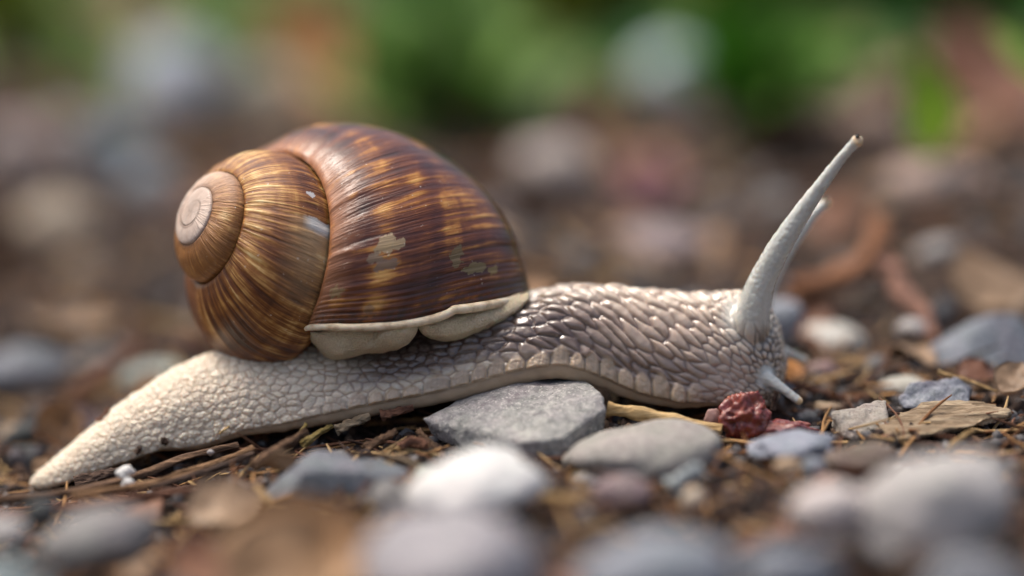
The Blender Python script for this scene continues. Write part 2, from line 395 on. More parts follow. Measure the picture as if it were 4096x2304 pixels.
sf = (.6 * soft)[:, None]; colr = colr * (1 - sf) + np.array(lin(160, 146, 134)) * sf
fc = np.array(lin(174, 154, 130)) * (1 - tail[:, None]) + cream * tail[:, None]
fcol = fc * (.70 + .30 * sstep(.0, .14, 1 - fr)[:, None]) * (.86 + .22 * frid[:, None]) * (.94 + .06 * fsub[:, None])
colr = colr * (1 - fringe[:, None]) + fcol * fringe[:, None]
colr = colr * (1 - band[:, None]) + (soleC * (.9 + .1 * fbm(V * 3, 2, 5)[:, None])) * band[:, None]
tc = grayT * (1 - .15 * vnoise(V * 30, 6)[:, None] * .5); tipc = np.array(lin(214, 190, 150))
tc = tc * (1 - tip[:, None]) + tipc * tip[:, None]
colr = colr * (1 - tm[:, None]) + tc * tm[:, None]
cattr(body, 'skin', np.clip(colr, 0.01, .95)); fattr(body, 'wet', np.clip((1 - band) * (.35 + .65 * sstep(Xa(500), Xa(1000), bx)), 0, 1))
m = MatB('snail_skin')
at = m.n('ShaderNodeAttribute', attribute_name='skin'); wt = m.n('ShaderNodeAttribute', attribute_name='wet')
v = m.coord(1.0, False); nz = m.noise(v, 30, 3, .6); n2_ = m.noise(v, 90, 2, .6)
m.bump(m.math('ADD', nz, m.math('MULTIPLY', n2_, .3)), .006, .5)
rg = m.math('SUBTRACT', .48, m.math('MULTIPLY', wt.outputs['Fac'], .26))
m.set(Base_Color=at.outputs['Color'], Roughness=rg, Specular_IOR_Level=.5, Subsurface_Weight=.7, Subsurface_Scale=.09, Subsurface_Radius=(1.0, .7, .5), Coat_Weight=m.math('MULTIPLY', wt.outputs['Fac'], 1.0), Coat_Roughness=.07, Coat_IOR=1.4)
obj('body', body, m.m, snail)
# eyes at the stalk ends
EYE = MatB('eye'); EYE.set(Base_Color=(.006, .006, .007), Roughness=.2)
for P, r, k_ in ((*TEN[0], 1.4), (*TEN[1], 1.4)):
    e = bpy.data.meshes.new('eye'); bm = bmesh.new(); bmesh.ops.create_icosphere(bm, subdivisions=3, radius=.03); bm.to_mesh(e); bm.free()
    for q in e.polygons: q.use_smooth = True
    o = obj('eye', e, EYE.m, snail); o.location = (P[-1] + np.array([.0, -.040, .054]) * (r[-1] * k_ / .072)).tolist(); o.scale = (1, .8, .8)

# --- shell: a spiral surface, t in turns (0 at the lip), s across the whorl from the suture to the umbilicus
SP = [2.7315, 0.4924, -0.966, -3.7979, 0.9377, 0.2936, 0.719, 0.0974, 0.0255, 0.3808, 1.179, -0.0368, 0.0279, 1.7758, 1.9001, -1.9929, -3.0112, 0.5151, 2.0441, -0.2027, -0.0311, 0.2829, 1.2277, 0.9566]
PI = math.pi
def shRs(t):
    t = np.asarray(t, float); q = np.clip(t, -3.2, 9); lo = np.minimum(t + 3.2, 0)      # the innermost whorls shrink evenly to the nucleus
    return np.exp(2.4 * lo) * shR_(q)
def shR_(t): return np.exp(SP[5] + SP[6] * t + SP[7] * t * t + SP[8] * t ** 3)
def shZs(t): return -np.exp(SP[9] + SP[10] * t + SP[11] * t * t + SP[12] * t ** 3)
def quad(t, a, b, c_):
    x = t + 1; return a * (1 - x) * (1 - 2 * x) + b * 4 * x * (1 - x) + c_ * x * (2 * x - 1)
def shRm(t):
    R1 = shRs(0.) * 1.01; Z1 = shZs(0.); Z1 = Z1 + .1 * (shZs(-1.) - Z1)
    ti = np.minimum(t, -1); Ri = shRs(ti + 1) * 1.01; Zi = shZs(ti + 1); Zi = Zi + .1 * (shZs(ti) - Zi)
    tl = np.clip(t, -1, .2)
    Rm = np.where(t > -1, quad(tl, R1, SP[13], SP[14]), Ri); Zm = np.where(t > -1, quad(tl, Z1, SP[15], SP[16]), Zi)
    db = np.where(t > -1, SP[17] + (SP[18] - SP[17]) * (tl + 1), SP[17] * Rm / R1)
    return Rm, Zm, Zm - db
sh_a = np.array([math.cos(SP[1]) * math.cos(SP[0]), math.cos(SP[1]) * math.sin(SP[0]), math.sin(SP[1])])
sh_1 = np.cross([0, 0, 1.], sh_a); sh_1 /= np.linalg.norm(sh_1); sh_2 = np.cross(sh_a, sh_1)
SHW = .45
def cam2w(P):                                  # (right, up, towards viewer) in cm -> world
    P = np.asarray(P, float); w = P[..., 2:3] + SHW; kz = (D - w) / D
    return TGT + P[..., 0:1] * kz * RT + P[..., 1:2] * kz * UP - w * F
def shell_pt(tp, s_, bulge=0.0):
    lam = np.clip(tp + 1, 0, 1); t = tp + (SP[19] * s_ + SP[20] * s_ * s_) * lam
    R0 = shRs(t); Z0 = shZs(t); Rm, Zm, Zb = shRm(t); Rb = Rm * SP[21]
    u_ = np.clip(s_ / .5, 0, 1) * PI / 2; w_ = np.clip((s_ - .5) / .5, 0, 1) * PI / 2
    R = np.where(s_ <= .5, R0 + (Rm - R0) * np.abs(np.sin(u_)) ** SP[22], Rb + (Rm - Rb) * np.abs(np.cos(w_)) ** SP[23])
    Zz = np.where(s_ <= .5, Zm + (Z0 - Zm) * np.abs(np.cos(u_)) ** SP[22], Zm + (Zb - Zm) * np.abs(np.sin(w_)) ** SP[23])
    an = -(t * 2 * PI + SP[2])
    er = np.cos(an)[..., None] * sh_1 + np.sin(an)[..., None] * sh_2
    return cam2w(R[..., None] * er + Zz[..., None] * sh_a + np.array([SP[3], SP[4], 0])), Rm
NT, NS = 3000, 84
tp = np.linspace(-5.6, 0, NT); ss = np.concatenate([.5 * np.linspace(0, 1, 46) ** 1.25, np.linspace(.5, 1, NS - 45)[1:]])
TT, SS = np.meshgrid(tp, ss, indexing='ij'); P, Rm = shell_pt(TT, SS)
wsm = (.5 * np.exp(-((ss - .5) / .09) ** 2))[None, 1:-1, None]
for _ in range(160): P[:, 1:-1] += wsm * (.5 * (P[:, :-2] + P[:, 2:]) - P[:, 1:-1])
sme = mesh_np('shell', P.reshape(-1, 3), grid_faces(NT, len(ss)))
N = get_normals(sme); T1 = TT.ravel(); S1 = SS.ravel(); R1 = Rm.ravel()
ctr = P.reshape(-1, 3).mean(0)
if ((P.reshape(-1, 3)[-NS * 300:] - ctr) * N[-NS * 300:]).sum() < 0: N = -N; sme.flip_normals()
lnz = np.stack([T1 * 60, S1 * 1.2, T1 * 0], 1)
rib = .55 * vnoise(lnz, 1) + .35 * vnoise(lnz * np.array([2.1, 1.5, 1]), 2) + .5 * vnoise(lnz * np.array([.32, .5, 1]), 3)
edgef = sstep(0, .05, S1)
dis = R1 * (.0075 * rib * edgef * np.where(T1 < -.9, 1.6, 1.0) + .010 * np.exp(-((S1 - .035) / .03) ** 2) * (.6 + .4 * vnoise(lnz, 5))) * np.where(T1 < -3.2, .3, 1) + R1 * .006 * fbm(np.stack([T1 * 9, S1 * 4, T1 * 0], 1), 2, 7) * edgef
# the last growth stages near the lip are creased along the edge
crease = sstep(-.07, -.005, T1); dis = dis - R1 * .012 * crease * (np.sin(T1 * 900 + 2 * vnoise(lnz * .3, 8)) * .5 + .5) * edgef
set_verts(sme, P.reshape(-1, 3) + N * dis[:, None])
fattr(sme, 'turn', T1); fattr(sme, 'across', S1)
m = MatB('shell')
tA = m.n('ShaderNodeAttribute', attribute_name='turn').outputs['Fac']; sA = m.n('ShaderNodeAttribute', attribute_name='across').outputs['Fac']
def tsvec(kt_, ks_, wob=0.0):
    x = m.n('ShaderNodeCombineXYZ'); m.l(m.math('MULTIPLY', tA, kt_), x.inputs[0]); m.l(m.math('MULTIPLY', sA, ks_), x.inputs[1]); return x.outputs[0]
def win0(a0, a1, b0, b1):                             # two paler ochre spiral bands
    return m.ramp(m.math('ADD', sA, m.math('MULTIPLY', m.math('SUBTRACT', m.noise(tsvec(9, 3), 1.0, 3, .6), .5), .05)), [(a0, 0.0), (a1, 1.0), (b0, 1.0), (b1, 0.0)])
st1 = m.noise(tsvec(62, 2.2), 1.0, 5, .66, .35)      # streaks along the growth lines
st2 = m.noise(tsvec(13, 1.8), 1.0, 4, .6, .6)
st3 = m.noise(tsvec(170, 3.0), 1.0, 3, .6, .2)
bandA = m.math('ADD', win0(.20, .235, .27, .31), m.math('MULTIPLY', win0(.40, .44, .50, .56), .8))
band_s = m.noise(tsvec(1.5, 5.5), 1.0, 3, .5, .4)     # broad uneven spiral colour bands
blot = m.noise(tsvec(7, 7), 1.0, 4, .6, .8)
old = m.n('ShaderNodeMapRange'); m.l(tA, old.inputs[0]); old.inputs[1].default_value = -1.02; old.inputs[2].default_value = -.70
streak = m.math('ADD', m.math('MULTIPLY', st1, .75), m.math('ADD', m.math('MULTIPLY', st2, .42), m.math('MULTIPLY', st3, .30)))
streak = m.math('ADD', streak, m.math('ADD', m.math('MULTIPLY', m.math('SUBTRACT', band_s, .5), .42), m.math('MULTIPLY', m.math('SUBTRACT', blot, .5), .30)))
streak = m.math('ADD', streak, m.math('MULTIPLY', m.math('MULTIPLY', bandA, old.outputs[0]), .075))
young = m.ramp(streak, [(.60, lin(46, 19, 11)), (.75, lin(82, 38, 18)), (.83, lin(112, 60, 22)), (.88, lin(166, 108, 42)), (.98, lin(214, 166, 92))])
spire = m.ramp(m.math('ADD', streak, m.math('MULTIPLY', m.math('SUBTRACT', st3, .5), .38)), [(.56, lin(66, 32, 15)), (.69, lin(112, 64, 28)), (.79, lin(150, 98, 46)), (.88, lin(196, 150, 84)), (.98, lin(232, 204, 146))])
c = m.mix(old.outputs[0], spire, young)
# a repaired break on the spire: paler shell laid down after it
def win(x_, a0, a1, b0, b1):
    p_ = m.n('ShaderNodeMapRange'); m.l(x_, p_.inputs[0]); p_.inputs[1].default_value = a0; p_.inputs[2].default_value = a1
    q_ = m.n('ShaderNodeMapRange'); m.l(x_, q_.inputs[0]); q_.inputs[1].default_value = b0; q_.inputs[2].default_value = b1; q_.inputs[3].default_value = 1; q_.inputs[4].default_value = 0
    return m.math('MULTIPLY', p_.outputs[0], q_.outputs[0])
rag = m.math('ADD', tA, m.math('MULTIPLY', m.math('SUBTRACT', blot, .5), .02))
brk = m.math('MULTIPLY', win(rag, -1.165, -1.16, -1.12, -1.0), win(sA, .26, .40, .6, .7))
c = m.mix(m.math('MULTIPLY', brk, .62), c, m.mix(st1, lin(158, 118, 70), lin(214, 188, 146)))
wht = m.math('MULTIPLY', win(rag, -1.166, -1.163, -1.150, -1.140), win(sA, .36, .42, .6, .7)); c = m.mix(m.math('MULTIPLY', wht, .9), c, lin(206, 204, 198))
# the suture edge of the body whorl is orange, apex worn to a pale pinkish grey
sut = m.ramp(m.math('ADD', sA, m.math('MULTIPLY', m.math('SUBTRACT', st1, .5), .16)), [(.0, 1.0), (.05, .85), (.17, 0.0)])
c = m.mix(m.math('MULTIPLY', m.math('MULTIPLY', sut, old.outputs[0]), .75), c, m.mix(st1, lin(140, 76, 40), lin(206, 150, 104)))
apx = m.n('ShaderNodeMapRange'); m.l(tA, apx.inputs[0]); apx.inputs[1].default_value = -2.15; apx.inputs[2].default_value = -2.6
inner = m.n('ShaderNodeMapRange'); m.l(tA, inner.inputs[0]); inner.inputs[1].default_value = -1.35; inner.inputs[2].default_value = -1.75
c = m.mix(m.math('MULTIPLY', inner.outputs[0], .6), c, m.mix(st3, lin(140, 88, 42), lin(190, 140, 84)))
c = m.mix(apx.outputs[0], c, m.mix(st2, lin(204, 172, 148), lin(230, 216, 204)))
# worn patches where the brown skin of the shell has flaked off
def patch(t0, s0, rt, rs, thr=.5, seed=0.0):
    a_ = m.math('MULTIPLY', m.math('SUBTRACT', tA, t0), 1 / rt); b_ = m.math('MULTIPLY', m.math('SUBTRACT', sA, s0), 1 / rs)
    d = m.math('ADD', m.math('MULTIPLY', a_, a_), m.math('MULTIPLY', b_, b_)); d = m.math('SQRT', d)
    vv_ = m.n('ShaderNodeVectorMath', operation='ADD'); m.l(tsvec(60, 30), vv_.inputs[0]); vv_.inputs[1].default_value = (seed, seed, 0)
    nzz = m.noise(vv_.outputs[0], 1.6, 3, .55)
    q = m.math('SUBTRACT', m.math('MULTIPLY', nzz, 2.2), m.math('ADD', d, .1))
    r_ = m.ramp(q, [(.0 + thr * .2, 0.0), (.06 + thr * .2, 1.0)]); return r_
FLK = lin(160, 140, 106); SCU = lin(128, 108, 86)
PATCHES = [(-.100, .250, .013, .034, 1.0, FLK), (-.097, .292, .008, .020, 21.0, FLK), (-.086, .225, .008, .03, 3.0, SCU), (-.074, .262, .008, .04, 5.0, lin(118, 98, 84)), (-.064, .475, .016, .022, 7.0, lin(112, 96, 62)), (-.047, .535, .007, .045, 8.0, lin(120, 104, 66)), (-.040, .590, .006, .018, 9.0, lin(128, 108, 60)), (-.050, .115, .010, .03, 11.0, lin(140, 116, 76)), (-.022, .245, .005, .02, 12.0, lin(150, 112, 76)), (-1.205, .43, .006, .035, 14.0, lin(190, 190, 190))]
for (t0, s0, rt, rs, sd_, cc_) in PATCHES:
    c = m.mix(m.math('MULTIPLY', patch(t0, s0, rt, rs, .5, sd_), .85), c, cc_)
# dirt caught in the suture and along the lip, pale specks of dust
c = m.mix(m.math('MULTIPLY', m.ramp(sA, [(.0, 1.0), (.012, 0.0)]), .8), c, lin(44, 26, 18))
c = m.mix(m.math('MULTIPLY', m.math('MULTIPLY', m.ramp(sA, [(.0, 1.0), (.05, .8), (.09, 0.0)]), win(tA, -3.35, -3.2, -1.9, -1.5)), .55), c, lin(112, 74, 48))
dl = m.math('MULTIPLY', m.ramp(m.noise(tsvec(90, 40), 1.0, 3, .7), [(.45, 0.0), (.6, 1.0)]), win(tA, -.035, -.004, .5, .6)); c = m.mix(m.math('MULTIPLY', dl, .8), c, lin(46, 34, 26))
spk = m.ramp(m.noise(m.coord(1.0, False), 26, 1, .4), [(.76, 0.0), (.79, 1.0)]); c = m.mix(m.math('MULTIPLY', spk, .7), c, lin(206, 196, 180))
h = m.math('ADD', m.math('MULTIPLY', st1, .7), m.math('MULTIPLY', st3, .6))
m.bump(h, .045, .8)
rgh = m.math('ADD', m.math('MULTIPLY', old.outputs[0], -.14), m.math('ADD', .36, m.math('MULTIPLY', st2, .16)))
m.set(Base_Color=c, Roughness=rgh, Specular_IOR_Level=.5, Coat_Weight=m.math('MULTIPLY', old.outputs[0], .15), Coat_Roughness=.2)
shell = obj('shell', sme, m.m, snail)
# lip of the shell
lt = np.linspace(0.006, .97, 150); LPt, _ = shell_pt(np.zeros(150), lt); LP0, _ = shell_pt(np.full(150, -.012), lt)
lr = .045 * np.interp(lt, [0, .05, .2, .5, .8, 1], [.5, .8, 1.0, 1.15, 1.1, .9]) * (1 + .12 * vnoise(np.stack([lt * 25, lt * 0, lt * 0], 1), 4))
fw = (LPt - LP0); fw /= np.linalg.norm(fw, axis=1)[:, None]
v_, f_ = tube(LPt + fw * .01, lr, 14)
m = MatB('shell_lip'); v = m.coord(1.0, False); a = m.noise(v, 7, 4, .6)
m.bump(a, .02, .5); m.set(Base_Color=m.ramp(a, [(.3, lin(176, 150, 116)), (.5, lin(214, 196, 164)), (.75, lin(232, 220, 196))]), Roughness=.45, Subsurface_Weight=.2, Subsurface_Scale=.06)
LIPM = m.m
lm = mesh_np('lip', v_, f_); obj('lip', lm, LIPM, shell)
# --- mantle collar under the lip: grid from the lip down to the body, pinched shut at the breathing hole
cx = np.array([781, 790, 806, 840, 880, 920, 960, 1000, 1025, 1038, 1046, 1054, 1066, 1085, 1120, 1160, 1200, 1240, 1270, 1300, 1330.])
cu = np.array([846, 845, 840, 830, 822, 812, 806, 806, 808, 808, 808, 808, 807, 806, 802, 795, 786, 775, 766, 758, 746.])
cl = np.array([849, 862, 884, 905, 900, 892, 890, 880, 862, 842, 816, 818, 840, 852, 858, 852, 838, 820, 802, 784, 752.])
nn = 150; qx = np.linspace(cx[0], cx[-1], nn); qu = np.interp(qx, cx, cu); ql = np.interp(qx, cx, cl)
yu = np.interp(qx, cx[[0, 4, 10, 16, 20]], [-.78, -.86, -.84, -.6, -.2]); yl = np.interp(qx, cx[[0, 4, 10, 16, 20]], [-.60, -.78, -.80, -.72, -.3])
rows = 22; V = []
for i in range(rows):
    f = i / (rows - 1); bul = .10 * math.sin(PI * min(1, f * 1.02)) ** .7 - .16 * max(0, f - .82) / .18
    hgt_ = np.clip((ql - qu) / 60, .1, 1)
    fold_ = .11 * sstep(-.08, .10, (qx - 1000) / 160 + f * .62) * (qx < 1046) * math.sin(PI * min(1, f)) ** .5
    V.append(np.stack([W(qx[j], qu[j] - 6 + (ql[j] - qu[j] + 6) * f, yu[j] * (1 - f) + yl[j] * f - bul * hgt_[j] - fold_[j] * hgt_[j]) for j in range(nn)]))
V = np.array(V).reshape(-1, 3)
front = mesh_np('mantle_collar', V, grid_faces(rows, nn))
N = get_normals(front); N *= -np.sign(N[:, 1:2].mean())
V = V + N * (.018 * fbm(V * 6, 3, 2)[:, None]) + N * (.03 * vnoise(V * np.array([3.5, 1, 2.0]), 9)[:, None])
back = V + np.array([0, .12, .0]); nv = len(V)
gf = grid_faces(rows, nn); ring = [i for i in range(nn)] + [r * nn + nn - 1 for r in range(1, rows)] + [(rows - 1) * nn + i for i in range(nn - 2, -1, -1)] + [r * nn for r in range(rows - 2, 0, -1)]
rf = np.array([[ring[i], ring[(i + 1) % len(ring)], ring[(i + 1) % len(ring)] + nv, ring[i] + nv] for i in range(len(ring))])
cm = mesh_np('mantle_collar', np.concatenate([V, back]), np.concatenate([gf, gf[:, ::-1] + nv, rf]))
m = MatB('mantle'); v = m.coord(1.0, False); a = m.noise(v, 2.2, 4, .6); b = m.noise(v, 48, 2, .7)
m.bump(b, .05, 1.0); m.set(Base_Color=m.mix(.5, m.ramp(a, [(.3, lin(186, 160, 122)), (.55, lin(220, 200, 162)), (.75, lin(232, 218, 186))]), m.ramp(b, [(.3, lin(186, 162, 124)), (.7, lin(240, 228, 200))])), Roughness=.5, Subsurface_Weight=.3, Subsurface_Scale=.1)
obj('mantle_collar', cm, m.m, snail)
# ------------------------------------------------------------------ stones
def ico(sub):
    bm = bmesh.new(); bmesh.ops.create_icosphere(bm, subdivisions=sub, radius=1.0)
    V = np.array([v.co[:] for v in bm.verts]); Fc = np.array([[v.index for v in f.verts] for f in bm.faces]); bm.free(); return V / np.linalg.norm(V, axis=1)[:, None], Fc
ICO = {k: ico(k) for k in (1, 2, 3, 4, 5)}
def stone_mesh(rad, seed, ang=.3, sub=4, lump=.10, fine=.02):
    Dn, Fc = ICO[sub]; r = np.random.default_rng(seed)
    n = 5 + int(ang * 8); p = 6 + ang * 22; acc = np.ones(len(Dn))
    for _ in range(n):
        q = r.normal(size=3); q /= np.linalg.norm(q); h = r.uniform(.70, .97)
        acc = acc + (np.clip(Dn @ q, 0, 1) / h) ** p
    R = acc ** (-1 / p) * (1 + lump * fbm(Dn * 1.3 + seed * 3.1, 2, seed)) + fine * fbm(Dn * 5 + seed, 3, seed + 5)
    V = Dn * R[:, None]; V = (V - (V.max(0) + V.min(0)) / 2) / ((V.max(0) - V.min(0)) / 2)
    return V * np.asarray(rad), Fc
def put_stone(name, label, cat, ctr, rad, mat, seed, ang=.3, rot=(0, 0, 0), sub=4, group=None, lump=.1):
    V, Fc = stone_mesh(rad, seed, ang, sub, lump)
    o = obj(name, mesh_np(name, V, Fc), mat); o.location = list(ctr); o.rotation_euler = rot
    return tag(o, label, cat, group)
def box_place(x0, x1, y0, y1, y=None, flat=.8):
    cx, cy = (x0 + x1) / 2, (y0 + y1) / 2
    if y is None: y = G(cx, y1 - .12 * (y1 - y0))[1] + .15 * (x1 - x0) * KP / PXC
    c_ = W(cx, cy, y); rx = (W(x1, cy, y)[0] - W(x0, cy, y)[0]) / 2; ry = rx * flat
    hv = (W(cx, y0, y)[2] - W(cx, y1, y)[2]) / 2 * math.cos(PITCH)
    rz = math.sqrt(max((.35 * hv) ** 2, hv * hv - (ry * math.sin(PITCH)) ** 2)) / math.cos(PITCH)
    return c_, (rx, ry, rz)
_seed = [100]
def pstone(label, bb, mat, y=None, ang=.25, rot=(0, 0, 0), flat=.8, name='pebble', cat='pebble', sub=4, lump=.1, group=None):
    c_, r = box_place(*bb, y=y, flat=flat); _seed[0] += 1
    return put_stone(name, label, cat, c_, r, mat, _seed[0], ang, rot, sub, group, lump)
def hull_mesh(name, pts, vox=.035, bev=6, nz=.02, nscale=5, seed=1, grain=None):
    bm = bmesh.new()
    for p in pts: bm.verts.new([float(q) for q in p])
    r_ = bmesh.ops.convex_hull(bm, input=bm.verts)
    bmesh.ops.delete(bm, geom=[g for g in r_['geom_interior'] if isinstance(g, bmesh.types.BMVert)], context='VERTS')
    bmesh.ops.recalc_face_normals(bm, faces=bm.faces)
    me = bpy.data.meshes.new('raw'); bm.to_mesh(me); bm.free()
    t = bpy.data.objects.new('raw', me); COL.objects.link(t)
    a_ = t.modifiers.new('r', 'REMESH'); a_.mode = 'VOXEL'; a_.voxel_size = vox
    b_ = t.modifiers.new('s', 'SMOOTH'); b_.factor = .5; b_.iterations = bev
    dg = bpy.context.evaluated_depsgraph_get(); dg.update()
    out = bpy.data.meshes.new_from_object(t.evaluated_get(dg)); bpy.data.objects.remove(t)
    V = get_verts(out); N = get_normals(out)
    Q = V * nscale if grain is None else V * np.asarray(grain)
    set_verts(out, V + N * (nz * fbm(Q, 4, seed))[:, None])
    out.polygons.foreach_set('use_smooth', np.ones(len(out.polygons), bool)); out.name = name
    return out
GREY = mat_stone(lin(128, 126, 124), lin(92, 90, 90), lin(168, 164, 158))
SLATE = mat_stone(lin(136, 134, 133), lin(80, 77, 78), lin(194, 190, 182), speck=1.0, fscale=.75)
WARM = mat_stone(lin(146, 142, 136), lin(96, 92, 88), lin(190, 184, 172), speck=.8, fscale=.8)
BLUE = mat_stone(lin(98, 103, 110), lin(66, 70, 78), lin(148, 150, 154))
BLUEL = mat_stone(lin(132, 138, 146), lin(98, 104, 112), lin(174, 178, 184))
PALE = mat_stone(lin(176, 172, 168), lin(146, 142, 140), lin(206, 202, 196), speck=.3)
LAV = mat_stone(lin(166, 162, 164), lin(136, 132, 136), lin(194, 190, 192), speck=.3)
WHITE = mat_stone(lin(210, 210, 206), lin(192, 188, 180), lin(234, 233, 228), speck=.2, rough=.5)
CREAM = mat_stone(lin(212, 196, 172), lin(176, 150, 124), lin(232, 220, 202), speck=.3)
GREENG = mat_stone(lin(150, 158, 148), lin(116, 124, 116), lin(186, 192, 182), speck=.3)
DARK = mat_stone(lin(62, 62, 66), lin(38, 38, 40), lin(104, 104, 106))
PINK = mat_stone(lin(150, 122, 118), lin(112, 88, 88), lin(184, 160, 152))
TANS = mat_stone(lin(164, 140, 112), lin(124, 100, 78), lin(196, 174, 146))
BROWN = mat_wood(lin(98, 74, 56), lin(54, 40, 32), lin(148, 118, 90))
STRAW = mat_wood(lin(190, 158, 108), lin(128, 96, 60), lin(222, 196, 150))
GREYW = mat_wood(lin(158, 140, 114), lin(104, 86, 66), lin(196, 180, 152))
REDW = mat_wood(lin(116, 80, 62), lin(72, 48, 40), lin(156, 116, 92))
BARK = mat_wood(lin(78, 60, 50), lin(40, 32, 28), lin(122, 98, 80))
OLIVE = mat_wood(lin(140, 122, 70), lin(90, 76, 44), lin(180, 160, 110))

zs = lambda X_: float(np.interp(X_, xs, bxB))
A = [W(1180, 1002, -.95), W(1300, 968, -.88), W(1480, 964, -.92), W(1516, 992, -1.35), W(1066, 1054, -1.35), W(1330, 1112, -2.05), W(1420, 1098, -2.05), W(1526, 1026, -1.55),
     W(1088, 1102, -1.3), W(1210, 1150, -1.8), W(1340, 1180, -2.0), W(1420, 1168, -2.0), W(1522, 1090, -1.5)]
for p_ in (1240, 1460):
    X_ = W(p_, 900, 0)[0]; A += [np.array([X_, -.1, zs(X_) - .03]), np.array([X_, -.1, zs(X_) - .7])]
sl_ = obj('slate_stone', hull_mesh('slate_stone', A, .03, 4, .018, 4.5, 3), SLATE)
tag(sl_, 'angular flat grey slate under the snail neck', 'stone')
pstone('smooth oval grey pebble lying in front of the angular slate', (1420, 1826, 1062, 1218), WARM, y=-2.3, ang=.3, rot=(0, math.radians(-6), .2), name='oval_pebble', lump=.12)
B = [W(640, 1255, -2.6), W(760, 1150, -2.6), W(800, 1132, -2.5), W(900, 1150, -2.5), W(1040, 1178, -2.6), W(1035, 1196, -2.9), W(900, 1186, -3.1), W(770, 1180, -3.1), W(700, 1262, -3.2), W(900, 1268, -3.2), W(1000, 1225, -3.1), W(900, 1200, -2.0), W(760, 1210, -2.0)]
o = obj('angular_stone', hull_mesh('angular_stone', B, .035, 3, .02, 4, 8), BLUE); tag(o, 'blue-grey angular stone with pale worn ridge below the mantle', 'stone')
pstone('bright white pebble in front of the slate', (1020, 1372, 1138, 1310), WHITE, y=-4.4, ang=.35, rot=(0, math.radians(-8), .2), name='white_pebble', lump=.14)
# right of the head
Gp = [W(2092, 1035, -1.3), W(2100, 1090, -1.4), W(2180, 1015, -1.0), W(2230, 1003, -1.0), W(2240, 1075, -1.5), W(2150, 1108, -1.6), W(2090, 1070, -1.2), W(2200, 1050, -.6)]
o = obj('limestone_chunk', hull_mesh('limestone_chunk', Gp, .025, 3, .03, 6, 12), mat_stone(lin(160, 150, 138), lin(116, 106, 96), lin(190, 182, 170), speck=.7)); tag(o, 'pale crumbly stone chunk beside the weathered wood piece', 'stone')
Gp = [W(2190, 1085, -1.6), W(2260, 1030, -1.1), W(2400, 1004, -.9), W(2500, 1012, -.9), W(2542, 1030, -1.0), W(2535, 1048, -1.3), W(2400, 1082, -1.7), W(2260, 1108, -1.9), W(2180, 1108, -1.8), W(2420, 1060, -.6), W(2300, 1085, -.7), W(2500, 1062, -1.2)]
o = obj('wood_fragment', hull_mesh('wood_fragment', Gp, .022, 2, .05, 5, 15, grain=(1.6, 7, 16)), mat_wood(lin(150, 130, 104), lin(92, 74, 56), lin(198, 182, 154), stretch=(1.5, 9, 22))); tag(o, 'weathered tan wood fragment with splintered grain lying on the soil', 'wood')
Hp = [W(2262, 1000, -.55), W(2290, 965, -.45), W(2370, 952, -.4), W(2400, 948, -.35), W(2450, 975, -.4), W(2440, 1010, -.7), W(2350, 1028, -.8), W(2270, 1028, -.7), W(2350, 1010, .1), W(2430, 1000, .1)]
o = obj('rough_stone', hull_mesh('rough_stone', Hp, .025, 2, .04, 7, 18), mat_stone(lin(128, 132, 142), lin(84, 88, 100), lin(186, 188, 192), speck=.9, fscale=1.6)); tag(o, 'rough speckled blue-grey stone resting behind the wood fragment', 'stone')
Ip = [W(2240, 945, 1.2), W(2330, 870, 1.6), W(2440, 800, 2.0), W(2500, 782, 2.0), W(2560, 790, 2.1), W(2640, 860, 2.1), W(2660, 960, 1.6), W(2500, 985, 1.0), W(2330, 975, .9), W(2560, 860, 3.2), W(2400, 900, 3.0)]
o = obj('wedge_rock', hull_mesh('wedge_rock', Ip, .06, 5, .03, 2.5, 22), mat_stone(lin(100, 106, 114), lin(66, 72, 80), lin(162, 166, 172), fscale=.6)); tag(o, 'big wedge-shaped blue-grey rock sloping down towards the snail', 'rock')
pstone('squat white stone behind the snail face', (1995, 2185, 808, 918), mat_stone(lin(206, 204, 194), lin(170, 166, 156), lin(226, 224, 214), speck=.2), y=3.0, ang=.6, rot=(0, .1, .3))
pstone('pale blue rounded pebble directly behind the snail head', (1900, 2022, 752, 880), BLUEL, y=2.6, ang=.15)
pstone('dull blue pebble behind the pale blue rounded one', (1930, 2030, 690, 770), BLUE, y=5.5, ang=.15)
pstone('blue-grey pebble under the pair of lower feelers', (1938, 2022, 962, 1072), BLUE, y=.2, ang=.3)
pstone('small dark shiny pebble beside the red husk', (1984, 2066, 1030, 1082), DARK, y=-.4, ang=.2)
pstone('pinkish pebble beyond the lower feelers', (2030, 2110, 905, 960), PINK, y=1.2, ang=.4)
pstone('pale faceted pebble between wedge rock and limestone chunk', (2205, 2335, 945, 1012), mat_stone(lin(180, 176, 164), lin(140, 136, 124), lin(206, 202, 190)), y=.5, ang=.8)
pstone('tan pebble behind the limestone chunk', (2040, 2120, 1010, 1070), TANS, y=-.2, ang=.3)
pstone('peach coloured stone behind the wedge rock', (2285, 2500, 636, 752), CREAM, y=6.0, ang=.4, rot=(0, -.2, 0))
pstone('blue-grey stone leaning on the peach coloured stone', (2370, 2525, 700, 800), BLUE, y=4.8, ang=.4)
pstone('small white pebble beyond the peach coloured stone', (2315, 2470, 552, 640), mat_stone(lin(190, 190, 196), lin(160, 160, 166), lin(214, 214, 218)), y=8.5, ang=.2)
pstone('small pale pebble at the wedge rock foot', (2250, 2330, 800, 850), PALE, y=2.2, ang=.3)
